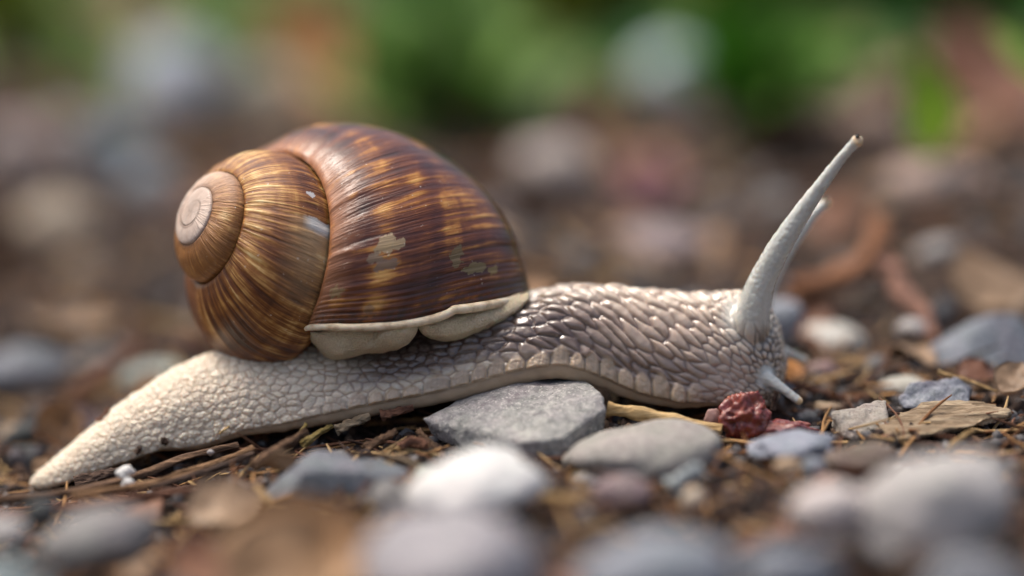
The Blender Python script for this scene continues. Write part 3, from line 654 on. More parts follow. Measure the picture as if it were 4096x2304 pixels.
# foreground
pstone('large pale grey stone with a rounded shoulder, biggest of the front stones', (2130, 2560, 1136, 1420), PALE, y=-6.0, ang=.3, rot=(0, math.radians(-14), .1), name='front_stone', cat='stone', sub=5)
pstone('pinkish white pebble tucked against the large pale grey stone', (1985, 2200, 1212, 1360), mat_stone(lin(196, 186, 182), lin(166, 154, 150), lin(214, 206, 202)), y=-6.0, ang=.2)
pstone('wide lavender grey stone in front of the white pebble', (900, 1360, 1265, 1560), LAV, y=-8.0, ang=.25, name='front_stone', cat='stone', sub=5)
pstone('blue-grey stone beside the wide lavender stone', (1440, 1860, 1330, 1560), BLUEL, y=-8.2, ang=.3, name='front_stone', cat='stone', sub=5)
pstone('blue stone below the pinkish white pebble', (1850, 2110, 1365, 1540), BLUEL, y=-8.0, ang=.3, name='front_stone', cat='stone')
pstone('smooth grey boulder-shaped pebble in front of the tail', (95, 405, 1278, 1442), GREY, y=-5.6, ang=.45, rot=(0, math.radians(-6), .1), name='front_stone', cat='stone', sub=5)
pstone('dark grey stone beneath the large pale grey one', (2280, 2620, 1390, 1600), BLUE, y=-7.8, ang=.3, name='front_stone', cat='stone')
pstone('teal grey stone in front of the smooth grey pebble', (-90, 130, 1410, 1560), mat_stone(lin(120, 132, 134), lin(92, 104, 106), lin(150, 160, 162)), y=-7.4, ang=.2, name='front_stone', cat='stone')
pstone('pale grey stone beside the smooth grey pebble', (-60, 70, 1300, 1380), PALE, y=-5.4, ang=.3)
pstone('dark stone wedged behind the teal grey one', (60, 150, 1250, 1330), DARK, y=-4.6, ang=.4)
pstone('mauve pebble in front of the oval grey pebble', (1490, 1640, 1196, 1300), mat_stone(lin(132, 114, 114), lin(98, 80, 82), lin(164, 148, 146)), y=-4.2, ang=.2)
pstone('tiny cream ball-like pebble beside the mauve pebble', (1712, 1776, 1228, 1292), CREAM, y=-4.2, ang=.05, sub=3)
pstone('tiny white pebble in front of the tail underside', (290, 342, 1170, 1206), WHITE, y=-1.9, ang=.7, sub=3, lump=.4)
pstone('tiny white chip below the tiny white pebble', (304, 340, 1200, 1232), WHITE, y=-2.0, ang=.9, sub=3, lump=.4)
pstone('tiny pale chip on the bark strip', (520, 541, 1130, 1148), PALE, y=-1.5, ang=.8, sub=2, lump=.4)
pstone('pale lump behind the bark strip end', (80, 130, 1262, 1300), GREENG, y=-3.4, ang=.3, sub=3)
pstone('lumpy pale blue stone in front of the red husk', (1880, 2105, 1090, 1160), mat_stone(lin(136, 142, 154), lin(96, 100, 112), lin(184, 188, 196), speck=.9, fscale=1.8), y=-2.6, ang=.9, lump=.35)
pstone('little ochre pebble below the lumpy pale blue stone', (1945, 2020, 1150, 1200), TANS, y=-3.4, ang=.2, sub=3)
pstone('little blue-white pebble next to the ochre one', (2015, 2080, 1150, 1205), BLUEL, y=-3.4, ang=.2, sub=3)
pstone('greenish white pebble under the white pebble rim', (1040, 1130, 1170, 1220), GREENG, y=-3.0, ang=.4, sub=3)
pstone('rough brown-grey lump in front of the wood fragment', (2070, 2260, 1110, 1200), mat_stone(lin(112, 98, 86), lin(76, 64, 56), lin(150, 136, 122), fscale=1.5), y=-3.0, ang=.6, lump=.25)
# behind and left
pstone('pale greenish stone behind the tail', (255, 540, 905, 1040), GREENG, y=4.2, ang=.2, rot=(0, -.15, 0))
pstone('grey stone beyond the pale greenish one', (180, 400, 862, 960), GREY, y=6.0, ang=.3)
pstone('slate blue stone at the far side of the grey one', (-60, 190, 865, 1010), BLUE, y=5.0, ang=.3)
pstone('dark stone behind the tail tip', (0, 120, 1060, 1150), DARK, y=1.6, ang=.5)
pstone('dark wet stone touching the tail tip', (20, 120, 1120, 1220), DARK, y=.6, ang=.5)
FAR = [('pale blue-grey boulder far behind the shell, largest there', (320, 580, 90, 340), mat_stone(lin(176, 182, 190), lin(150, 156, 164), lin(200, 206, 212))),
       ('bluish stone before the pale blue-grey boulder', (190, 360, 310, 450), mat_stone(lin(110, 128, 140), lin(84, 100, 110), lin(140, 156, 166))),
       ('pinkish grey stone behind the shell apex side', (-40, 130, 300, 480), mat_stone(lin(186, 170, 160), lin(156, 140, 132), lin(208, 194, 184))),
       ('sandy grey stone leaning beside the pale blue-grey boulder', (580, 760, 150, 330), mat_stone(lin(160, 154, 138), lin(130, 124, 110), lin(186, 180, 164))),
       ('pale pinkish pebble behind the snail neck', (1290, 1500, 345, 490), mat_stone(lin(196, 182, 172), lin(164, 150, 140), lin(216, 204, 194))),
       ('pale aqua stone at the edge of the greenery', (1590, 1800, 110, 300), mat_stone(lin(196, 212, 214), lin(170, 186, 188), lin(216, 228, 230))),
       ('olive grey stone beside the light green plant', (1230, 1400, 180, 330), mat_stone(lin(170, 166, 142), lin(140, 136, 114), lin(192, 190, 166))),
       ('mauve grey stone behind the neck and below the pale pinkish pebble', (1540, 1800, 560, 670), mat_stone(lin(140, 126, 124), lin(110, 98, 98), lin(166, 152, 150))),
       ('tan stone beyond the far bark', (2090, 2270, 245, 345), mat_stone(lin(160, 138, 122), lin(130, 108, 94), lin(184, 164, 148))),
       ('long pinkish stone behind the eye stalks', (2230, 2500, 410, 510), mat_stone(lin(166, 144, 132), lin(134, 112, 102), lin(190, 170, 160))),
       ('brownish grey stone behind the shell spire', (40, 270, 490, 640), mat_stone(lin(168, 154, 134), lin(136, 122, 104), lin(192, 180, 160))),
       ('blue-grey stone close behind the shell spire', (300, 460, 400, 540), mat_stone(lin(150, 156, 158), lin(122, 128, 130), lin(176, 180, 182))),
       ('grey stone behind the brow of the shell', (1190, 1300, 500, 600), mat_stone(lin(128, 116, 112), lin(98, 88, 86), lin(154, 142, 138)))]
for lb, bb, mt in FAR: pstone(lb, bb, mt, ang=.2, name='far_stone', cat='stone', sub=3)

# ------------------------------------------------------------------ twigs, bark, leaves
def twig(name, label, cat, pts, r, mat, seed=1, n=26, group=None, flat=1.0, sides=22, rd=.5):
    n = max(n, 56)
    P = np.array([W(a, b, y) for a, b, y in pts]); Q = spline(P, n); t = np.linspace(0, 1, n)
    rr = r * (1 + .18 * vnoise(np.stack([t * 9, t * 0 + seed, t * 0], 1), seed)) * (1 - .25 * t)
    V, Fc = tube(Q, rr, sides); ii, jj = np.meshgrid(np.arange(n), np.arange(sides), indexing='ij')
    rdg_ = fbm(np.stack([ii.ravel() * .09, jj.ravel() * 1.15, ii.ravel() * 0 + seed], 1), 3, seed); QC = np.repeat(Q, sides, 0)
    V = QC + (V - QC) * np.clip(1 + rd * rdg_, .35, 2)[:, None] + r * .10 * np.stack([fbm(V * 6, 2, seed + 1), fbm(V * 6, 2, seed + 2), fbm(V * 6, 2, seed + 3)], 1)
    if flat != 1.0: V[:, 2] = np.repeat(Q[:, 2], sides) + (V[:, 2] - np.repeat(Q[:, 2], sides)) * flat
    me = bpy.data.meshes.new(name); me.from_pydata(V.tolist(), [], Fc.tolist() + [list(range(sides))[::-1], list(range(len(V) - sides, len(V)))])
    me.update(); me.polygons.foreach_set('use_smooth', np.ones(len(me.polygons), bool))
    c_ = V.mean(0); set_verts(me, V - c_); o = obj(name, me, mat); o.location = c_.tolist()
    return tag(o, label, cat, group)
twig('straw_stick', 'pale straw stick wedged between slate and red husk', 'stick', [(1528, 1028, -1.25), (1600, 1040, -1.3), (1700, 1058, -1.35), (1815, 1082, -1.5)], .08, STRAW, 3, rd=.22)
twig('twig', 'brown twig leaning on the slate corner', 'twig', [(1052, 1085, -1.35), (1085, 1120, -1.6), (1128, 1162, -1.9)], .045, BROWN, 4)
twig('twig', 'short twig with resin crust under the foot', 'twig', [(958, 1046, -1.0), (995, 1036, -1.0), (1040, 1026, -.95)], .05, REDW, 5)
twig('twig', 'grey twig resting against the foot sole', 'twig', [(845, 1082, -1.05), (885, 1065, -1.05), (930, 1048, -1.0)], .055, GREYW, 6)
twig('twig', 'brown split twig pointing at the angular blue-grey stone', 'twig', [(918, 1132, -1.6), (960, 1105, -1.45), (998, 1085, -1.35)], .05, BROWN, 7)
twig('twig', 'thin olive twig crossing the resin crusted twig', 'twig', [(760, 1118, -1.5), (800, 1092, -1.3), (835, 1070, -1.15)], .04, OLIVE, 8)
twig('twig', 'upright olive splinter under the shell', 'twig', [(742, 1108, -1.3), (758, 1085, -1.25), (772, 1066, -1.2)], .022, OLIVE, 9)
twig('twig', 'curled brown bark bit below the slate corner', 'twig', [(1008, 1128, -1.8), (1030, 1112, -1.75), (1062, 1112, -1.75), (1072, 1122, -1.8)], .05, REDW, 10)
twig('bark_strip', 'long brown bark strip under the tail, longest of the strips', 'bark', [(-40, 1262, -2.6), (160, 1238, -2.2), (330, 1200, -1.6), (470, 1150, -1.3), (600, 1118, -1.15)], .07, BROWN, 11, 60, flat=.55)
twig('bark_strip', 'tan bark strip running below the longest one', 'bark', [(180, 1250, -2.7), (350, 1222, -2.1), (500, 1180, -1.7), (640, 1128, -1.45)], .06, mat_wood(lin(136, 104, 74), lin(84, 60, 42), lin(176, 142, 108)), 12, 50, flat=.6)
twig('bark_strip', 'dark bark strip lying against the tail', 'bark', [(190, 1218, -1.15), (260, 1196, -1.1), (330, 1180, -1.05)], .10, BARK, 13, 30, flat=.7)
twig('bark_strip', 'reddish bark strip in front of the tan one', 'bark', [(-30, 1300, -3.6), (200, 1275, -3.2), (420, 1240, -2.8), (560, 1225, -2.7)], .08, REDW, 14, 40, flat=.6)
twig('bark_strip', 'dark bark strip between the tan and reddish strips', 'bark', [(380, 1226, -2.2), (520, 1186, -1.9), (640, 1140, -1.7)], .05, BARK, 15, 40, flat=.6)
twig('twig', 'brown twig in front of the blue-grey stone flank', 'twig', [(640, 1170, -2.2), (720, 1120, -1.8), (770, 1085, -1.5)], .05, BROWN, 16)
twig('twig', 'pale twig lying behind the mauve pebble', 'twig', [(1365, 1252, -4.0), (1440, 1258, -4.1), (1540, 1248, -4.1)], .06, STRAW, 17)
twig('twig', 'small silvery twig behind the cream ball-like pebble', 'twig', [(1688, 1228, -3.6), (1720, 1200, -3.5), (1770, 1185, -3.5)], .09, mat_stone(lin(150, 158, 160), lin(112, 120, 124), lin(186, 192, 194)), 18)
twig('twig', 'thin straw lying across the rough blue-grey stone', 'twig', [(2358, 935, -.3), (2440, 960, -.35), (2510, 985, -.4)], .022, STRAW, 19)
twig('twig', 'straw splinter standing in front of the wood fragment', 'twig', [(2385, 1125, -2.3), (2420, 1100, -2.1), (2450, 1082, -2.0)], .03, STRAW, 20)
twig('twig', 'brown stem running from the face past the blue-grey pebble', 'twig', [(1960, 955, .3), (2060, 985, .2), (2160, 1010, .0)], .04, REDW, 21)
twig('twig', 'dark splinter standing below the lower feelers', 'twig', [(1944, 1030, -.7), (1950, 1000, -.7), (1956, 985, -.7)], .03, BARK, 22)
twig('bark_strip', 'curved orange-brown bark arc behind the eye stalk base', 'bark', [(1985, 735, 3.6), (2080, 712, 4.0), (2160, 672, 4.4), (2205, 610, 4.8), (2212, 540, 5.2)], .16, mat_wood(lin(150, 104, 74), lin(104, 68, 50), lin(182, 138, 104)), 23, 40, flat=.8)
twig('twig', 'pinkish brown stem standing over the wedge rock', 'twig', [(2225, 650, 3.2), (2262, 730, 2.9), (2320, 790, 2.6), (2345, 860, 2.2)], .12, mat_wood(lin(160, 120, 102), lin(112, 80, 68), lin(190, 152, 132)), 24, 40)
twig('stick', 'yellowish tan stick lying behind the shell spire', 'stick', [(60, 792, 9.5), (200, 812, 9.0), (340, 830, 8.5), (520, 868, 8.0)], .22, mat_wood(lin(196, 160, 118), lin(150, 116, 80), lin(216, 186, 150)), 25, 40)
twig('stick', 'orange-brown stick leaning over the pale greenish stone', 'stick', [(190, 1000, 3.6), (280, 930, 4.2), (350, 870, 4.8)], .13, REDW, 26, 30)
twig('stick', 'reddish stick far behind the shell spire', 'stick', [(-40, 730, 12), (120, 752, 11.5), (330, 780, 11)], .3, REDW, 27, 30)
twig('stick', 'dark branch shape for the log shadow beyond the eye stalks', 'stick', [(2340, 300, 24), (2480, 330, 22), (2660, 350, 20)], .8, BARK, 28, 30)  # dark bark tube put where the shadow of a log lies
twig('stick', 'brown branch lying across the soil behind the neck', 'stick', [(1640, 690, 9.5), (1820, 620, 11), (2000, 560, 12.5)], .3, mat_wood(lin(112, 82, 68), lin(74, 52, 44), lin(150, 116, 98)), 29, 30)
twig('twig', 'tiny splinter stuck to the tail flank', 'twig', [(552, 1092, -.84), (563, 1082, -.84), (578, 1072, -.82)], .014, STRAW, 30, 12)
twig('bark_flake', 'small brown flake stuck on the tail ridge', 'bark', [(250, 1062, -.3), (262, 1048, -.28), (276, 1028, -.26)], .05, REDW, 31, 14, flat=.6)
twig('bark_flake', 'dark crumb stuck beside the tail underside', 'bark', [(342, 1140, -.78), (350, 1130, -.78), (352, 1122, -.76)], .03, BARK, 32, 12)
twig('bark_flake', 'grey crumb stuck on the lower tail edge', 'bark', [(405, 1110, -.78), (414, 1108, -.78), (422, 1116, -.78)], .04, BARK, 33, 12)

def leaf_mesh(name, L, wd, curl=.3, fold=.2, wav=.05, seed=1, nu=22, nv=9, thick=.015, point=1.0):
    u_ = np.linspace(0, 1, nu)[:, None]; v_ = np.linspace(-1, 1, nv)[None]
    wprof = wd * np.sin(PI * np.clip(u_, 0.004, .996) ** .8) ** point
    X_ = (u_ - .0) * L * np.ones_like(v_); Y_ = v_ * wprof; Z_ = curl * L * (-(u_ - .4) ** 2) + fold * np.abs(v_) * wprof
    P_ = np.stack([X_, Y_, Z_ + 0 * Y_], -1).reshape(-1, 3)
    P_[:, 2] += wav * L * fbm(P_ * (4 / L) + seed, 2, seed)
    nvv = len(P_); gf_ = grid_faces(nu, nv)
    ring_ = [i for i in range(nv)] + [r_ * nv + nv - 1 for r_ in range(1, nu)] + [(nu - 1) * nv + i for i in range(nv - 2, -1, -1)] + [r_ * nv for r_ in range(nu - 2, 0, -1)]
    rf_ = np.array([[ring_[i], ring_[i] + nvv, ring_[(i + 1) % len(ring_)] + nvv, ring_[(i + 1) % len(ring_)]] for i in range(len(ring_))])
    return mesh_np(name, np.concatenate([P_, P_ - [0, 0, thick]]), np.concatenate([gf_, gf_[:, ::-1] + nvv, rf_]))
def put_leaf(label, base, tip, wd, mat, nrm=(0, 0, 1), seed=1, name='dead_leaf', cat='leaf', group=None, parent=None, **kw):
    b_ = np.asarray(base, float); t_ = np.asarray(tip, float); L = np.linalg.norm(t_ - b_)
    me = leaf_mesh(name, L, wd, seed=seed, **kw); o = obj(name, me, mat, parent)
    x_ = (t_ - b_) / L; z_ = np.asarray(nrm, float); z_ = z_ - x_ * (z_ @ x_); z_ /= np.linalg.norm(z_); y_ = np.cross(z_, x_)
    from mathutils import Matrix
    M = Matrix(((x_[0], y_[0], z_[0], b_[0]), (x_[1], y_[1], z_[1], b_[1]), (x_[2], y_[2], z_[2], b_[2]), (0, 0, 0, 1)))
    if parent is not None: M = parent.matrix_world.inverted() @ M
    o.matrix_basis = M
    return tag(o, label, cat, group) if label else o
LBROWN = mat_leaf(lin(142, 110, 80), lin(104, 72, 46), lin(186, 146, 104), .2)
LRUST = mat_leaf(lin(124, 84, 62), lin(84, 54, 42), lin(158, 116, 88), .2)
LTAN = mat_leaf(lin(150, 124, 98), lin(110, 88, 66), lin(178, 152, 124), .2)
LRED = mat_leaf(lin(112, 66, 74), lin(80, 46, 54), lin(140, 92, 96), .15)
LDARK = mat_leaf(lin(88, 64, 50), lin(52, 38, 30), lin(124, 96, 76), .15)
put_leaf('big tan-brown dead leaf in front of the blue-grey angular stone', W(520, 1400, -6.6), W(1010, 1390, -7.2), .66, mat_leaf(lin(178, 138, 98), lin(140, 104, 70), lin(200, 166, 126), .3), (0, -.75, .66), 3, curl=.2)
put_leaf('brown dead leaf beside the big tan-brown one', W(560, 1500, -7.8), W(900, 1340, -6.6), .6, mat_leaf(lin(166, 132, 98), lin(126, 98, 70), lin(190, 160, 126), .3), (.2, -.6, .7), 4, curl=.3)
put_leaf('pale tan dead leaf tucked behind the big tan-brown one', W(480, 1300, -4.0), W(660, 1225, -3.4), .35, LTAN, (0, -.6, .8), 5)
put_leaf('rust dead leaf beside the wide lavender stone', W(420, 1440, -7.0), W(620, 1400, -6.6), .4, LRUST, (0, -.6, .8), 6)
put_leaf('small orange leaf flake above the pale tan leaf', W(500, 1235, -3.0), W(600, 1222, -2.9), .16, LRUST, (0, -.5, .8), 7)
put_leaf('ochre dead leaf behind the shell brow', G(720, 300) + [0, 0, .6], G(930, 260) + [0, 0, 1.2], 1.5, mat_leaf(lin(160, 112, 58), lin(120, 80, 40), lin(186, 140, 84), .2), (0, -.7, .7), 8)
put_leaf('wine red dead leaf behind the neck', G(1590, 520) + [0, 0, .1], G(1710, 450) + [0, 0, .4], .5, LRED, (-.2, -.7, .6), 9)
put_leaf('rust dead leaf lying by the far log shadow', G(2400, 330) + [0, 0, .4], G(2640, 260) + [0, 0, .9], 1.3, LRUST, (0, -.7, .7), 10)
put_leaf('brown dead leaf standing at the tail side of the pale greenish stone', W(95, 1110, 1.2), W(210, 1030, 1.6), .32, LBROWN, (.3, -.8, .3), 11)
put_leaf('pale dead leaf behind the tail ridge', W(150, 1080, 1.4), W(280, 1050, 1.9), .28, mat_leaf(lin(150, 128, 122), lin(110, 92, 88), lin(180, 160, 152), .2), (0, -.8, .5), 12)
put_leaf('tiny orange leaf bit at the tail tip', W(80, 1185, -.2), W(125, 1150, -.1), .1, LTAN, (0, -.9, .4), 13)
put_leaf('rust leaf scrap behind the pale blue rounded pebble', W(2030, 830, 3.6), W(2130, 770, 4.2), .3, LRUST, (0, -.7, .6), 14)
put_leaf('orange leaf scrap hidden behind the snail face', W(1960, 945, 1.0), W(2000, 890, 1.3), .22, mat_leaf(lin(190, 130, 66), lin(140, 90, 44), lin(210, 160, 96), .3), (-.2, -.9, .2), 15)
put_leaf('brown leaf scrap at the rough stone back', W(2410, 935, .2), W(2520, 925, .5), .2, LRUST, (0, -.5, .8), 16)
put_leaf('tan leaf scrap leaning at the wedge rock end', W(2520, 985, -.5), W(2575, 905, -.2), .22, LTAN, (-.3, -.8, .4), 17)
# crumpled red husk in front of the snail's mouth
V, Fc = ICO[5]; V = V.copy()
q = fbm(V * 1.9 + 3, 3, 41); rdg = 1 - np.abs(fbm(V * 2.6 + 9, 3, 43)); V = V * (.72 + .22 * q + .30 * rdg)[:, None] * np.array([.30, .28, .33])
hm = mesh_np('husk', V, Fc)
m = MatB('red_husk'); v = m.coord(1.0); a = m.noise(v, 2.6, 4, .6); b = m.noise(v, 9, 4, .65)
c = m.mix(.45, m.ramp(a, [(.3, lin(70, 20, 22)), (.46, lin(122, 44, 38)), (.6, lin(160, 84, 54)), (.74, lin(118, 66, 70))]), m.ramp(b, [(.3, lin(60, 20, 24)), (.5, lin(128, 54, 46)), (.74, lin(186, 124, 92))]))
m.bump(b, .05, .8); RH = m.set(Base_Color=c, Roughness=.3, Subsurface_Weight=.2, Subsurface_Scale=.06, Coat_Weight=.4, Coat_Roughness=.12)
husk = obj('red_husk', hm, RH); husk.location = W(1872, 1052, -1.25).tolist(); tag(husk, 'crumpled wet red husk lying below the snail mouth', 'husk')
V2 = ICO[4][0]; V2 = V2 * (.8 + .25 * fbm(V2 * 2.2, 3, 51) + .2 * (1 - np.abs(fbm(V2 * 3 + 5, 2, 53))))[:, None] * np.array([.42, .2, .13])
o = obj('husk_tail', mesh_np('husk_tail', V2, ICO[4][1]), RH, husk); o.location = (.42, -.06, -.14)
V2 = ICO[3][0]; V2 = V2 * (.8 + .3 * fbm(V2 * 2.2, 3, 61))[:, None] * np.array([.14, .06, .15])
o = obj('husk_scale', mesh_np('husk_scale', V2, ICO[3][1]), mat_leaf(lin(186, 150, 140), lin(140, 104, 100), lin(212, 184, 172), .3), husk); o.location = (-.36, -.02, -.02)

# ------------------------------------------------------------------ plants at the far edge
from mathutils import Matrix
GM = {'light': mat_leaf(lin(158, 192, 112), lin(124, 160, 82), lin(184, 212, 142), .55), 'mid': mat_leaf(lin(108, 158, 62), lin(78, 124, 44), lin(140, 184, 90), .55),
      'deep': mat_leaf(lin(80, 142, 66), lin(54, 108, 46), lin(108, 168, 92), .55), 'olive': mat_leaf(lin(138, 152, 56), lin(104, 116, 36), lin(170, 180, 90), .55), 'dark': mat_leaf(lin(72, 90, 34), lin(48, 62, 20), lin(98, 118, 52), .45)}
def plant(label, bb, col, n=26, seed=1, lw=1.0):
    x0, x1, y0, y1 = bb; r = random.Random(seed)
    gpt = G((x0 + x1) / 2, max(y1, -40)); y = gpt[1]
    c_ = W((x0 + x1) / 2, (y0 + y1) / 2, y); rx = (W(x1, y1, y)[0] - W(x0, y1, y)[0]) / 2; rz = (W(x0, y0, y)[2] - W(x0, y1, y)[2]) / 2
    e = bpy.data.objects.new('leafy_plant', None); COL.objects.link(e); e.location = (c_[0], y, gpt[2]); tag(e, label, 'plant')
    bpy.context.view_layer.update()
    base = np.array([c_[0], y, gpt[2] - .1])
    for i in range(n):
        while True:
            q = np.array([r.uniform(-1, 1) for _ in range(3)])
            if q @ q < 1: break
        tip_ = c_ + q * np.array([rx, rx * .8, rz]); L = lw * r.uniform(1.4, 2.6)
        dr = tip_ - base; dr /= np.linalg.norm(dr) + 1e-6; dr = dr + np.array([r.uniform(-.6, .6), r.uniform(-.9, .1), r.uniform(-.3, .3)]); dr /= np.linalg.norm(dr)
        put_leaf(None, tip_ - dr * L * .5, tip_ + dr * L * .5, L * .26, GM[col], (r.uniform(-.5, .5), r.uniform(-.9, 0), r.uniform(.4, 1)), seed * 50 + i, 'leaf', None, None, e, curl=.25, nu=10, nv=5)
        if i % 2 == 0:
            Q = spline(np.array([base, base * .4 + (tip_ - dr * L * .5) * .6 + [0, 0, .3], tip_ - dr * L * .5]), 10) - np.array([c_[0], y, gpt[2]])
            sv, sf = tube(Q, np.linspace(.07, .04, 10), 6); obj('stem', mesh_np('stem', sv, sf), GM['mid'], e)
    return e
plant('light green leafy plant behind the shell brow', (960, 1290, 70, 350), 'light', 40, 1, 1.2)
plant('deep green plant behind the light green one', (1010, 1220, -60, 110), 'deep', 24, 2, 1.4)
plant('green plant behind the olive grey stone', (1200, 1420, -120, 70), 'deep', 22, 3, 1.4)
plant('yellowish olive plant beside the pale aqua stone', (1400, 1640, -120, 130), 'olive', 26, 4, 1.4)
plant('mid green plant behind the pale aqua stone', (1700, 2080, -160, 110), 'mid', 34, 5, 1.6)
plant('low mid green plant in front of the taller mid green one', (1790, 2010, 100, 330), 'mid', 20, 6, 1.1)
plant('dark olive plant behind the eye stalks', (2010, 2330, -200, 120), 'dark', 30, 7, 1.6)
plant('deep green plant beside the dark olive one', (2280, 2620, -200, 130), 'deep', 30, 8, 1.6)
plant('yellowish green plant far behind the shell spire', (-80, 140, -60, 160), 'olive', 24, 9, 1.3)
put_leaf('broad bright green grass blade standing behind the eye stalks', W(2368, 395, 9.0), W(2300, 120, 8.2), .42, mat_leaf(lin(164, 190, 96), lin(136, 164, 72), lin(190, 208, 128), .6), (.25, -1, .2), 71, 'grass_blade', 'grass', curl=.1)
put_leaf('slim bright green grass blade leaning past the broad one', W(2640, 215, 7.0), W(2492, 55, 7.6), .2, mat_leaf(lin(164, 190, 96), lin(136, 164, 72), lin(190, 208, 128), .6), (0, -1, .4), 72, 'grass_blade', 'grass', curl=.1)

# ------------------------------------------------------------------ loose pebbles, twigs and leaf scraps
snail_clear = lambda x, y, r: (-6.2 < x < 4.2 and -1.6 - r < y < 1.1 + r)
PROT = {}
kinds = [('grey', GREY), ('pale', PALE), ('blue-grey', BLUE), ('brownish', TANS), ('dark', DARK)]
rr = random.Random(11)
for kname, mt in kinds:
    PROT[kname] = [mesh_np('pebble', *stone_mesh((1, .85, .62), 900 + hash_i * 7 + len(kname), .2 + .2 * hash_i, 3)) for hash_i in range(4)]
    for me_ in PROT[kname]: me_.materials.append(mt)
cnt = 0
while cnt < 150:
    y = rr.choice([rr.uniform(-9, -1.8), rr.uniform(1.2, 9), rr.uniform(6, 26)]); hwid = 6.6 * (50 + y) / 50
    x = rr.uniform(-hwid, hwid); r = rr.uniform(.10, .30) * (1 + max(0, y) * .035)
    if snail_clear(x, y, r): continue
    kname, mt = rr.choice(kinds)
    o = bpy.data.objects.new('small_pebble', rr.choice(PROT[kname])); COL.objects.link(o)
    o.location = (x, y, float(gheight(np.array([x]), np.array([y]))[0]) + r * .25); o.scale = (r, r * rr.uniform(.7, 1), r * rr.uniform(.7, 1.1)); o.rotation_euler = (rr.uniform(-.3, .3), rr.uniform(-.3, .3), rr.uniform(0, 6.28))
    tag(o, 'small loose ' + kname + ' pebble lying among the soil crumbs', 'pebble', 'small ' + kname + ' pebbles strewn over the soil'); cnt += 1
TW = []
for i, mt in enumerate((BROWN, GREYW, STRAW, BARK)):
    for j in range(3):
        t = np.linspace(0, 1, 12); P = np.stack([t - .5, .08 * np.sin(t * 4 + i + j * 2), .05 * np.sin(t * 3 + j)], 1)
        v_, f_ = tube(P, .035 * (1 + .25 * vnoise(np.stack([t * 6, t * 0 + j, t * 0 + i], 1), 3)), 8)
        me_ = bpy.data.meshes.new('twig'); me_.from_pydata(v_.tolist(), [], f_.tolist() + [list(range(8))[::-1], list(range(len(v_) - 8, len(v_)))]); me_.update()
        me_.polygons.foreach_set('use_smooth', np.ones(len(me_.polygons), bool)); me_.materials.append(mt); TW.append((['brown', 'grey', 'straw-coloured', 'dark'][i], me_))
cnt = 0
while cnt < 130:
    y = rr.choice([rr.uniform(-9, -1.3), rr.uniform(-3, -1.1), rr.uniform(1.0, 8), rr.uniform(5, 24)]); hwid = 6.6 * (50 + y) / 50
    x = rr.uniform(-hwid, hwid); L = rr.uniform(.35, 1.1) * (1 + max(0, y) * .04)
    if snail_clear(x, y, -.5): continue
    cname, me_ = rr.choice(TW); o = bpy.data.objects.new('twig_fragment', me_); COL.objects.link(o)
    o.location = (x, y, float(gheight(np.array([x]), np.array([y]))[0]) + .05 * L + .03); o.scale = (L, L * rr.uniform(.6, 1.4), L * rr.uniform(.6, 1.3)); o.rotation_euler = (0, rr.uniform(-.3, .3), rr.uniform(0, 6.28))
    tag(o, 'short ' + cname + ' twig fragment lying loose on the soil', 'twig', cname + ' twig fragments littering the soil'); cnt += 1
LF = [(nm, [leaf_mesh('scrap', 1.0, .3, curl=.4, fold=.25, wav=.12, seed=300 + i * 5 + j, nu=12, nv=7) for j in range(3)], mt) for i, (nm, mt) in enumerate((('brown', LBROWN), ('rust', LRUST), ('dark', LDARK), ('tan', LTAN)))]
for nm, ms, mt in LF:
    for q_ in ms: q_.materials.append(mt)
cnt = 0
while cnt < 110:
    y = rr.choice([rr.uniform(-9, -2), rr.uniform(1.5, 10), rr.uniform(8, 30)]); hwid = 6.6 * (50 + y) / 50
    x = rr.uniform(-hwid, hwid); L = rr.uniform(.5, 1.2) * (1 + max(0, y) * .05)
    if snail_clear(x, y, 0): continue
    nm, ms, mt = rr.choice(LF); o = bpy.data.objects.new('leaf_scrap', rr.choice(ms)); COL.objects.link(o)
    o.location = (x, y, float(gheight(np.array([x]), np.array([y]))[0]) + .12 * L); o.scale = (L, L * rr.uniform(.8, 1.6), L); o.rotation_euler = (rr.uniform(-.6, .6), rr.uniform(-.5, .5), rr.uniform(0, 6.28))
    tag(o, 'small ' + nm + ' scrap of dead leaf lying on the soil', 'leaf', nm + ' leaf scraps littering the soil'); cnt += 1

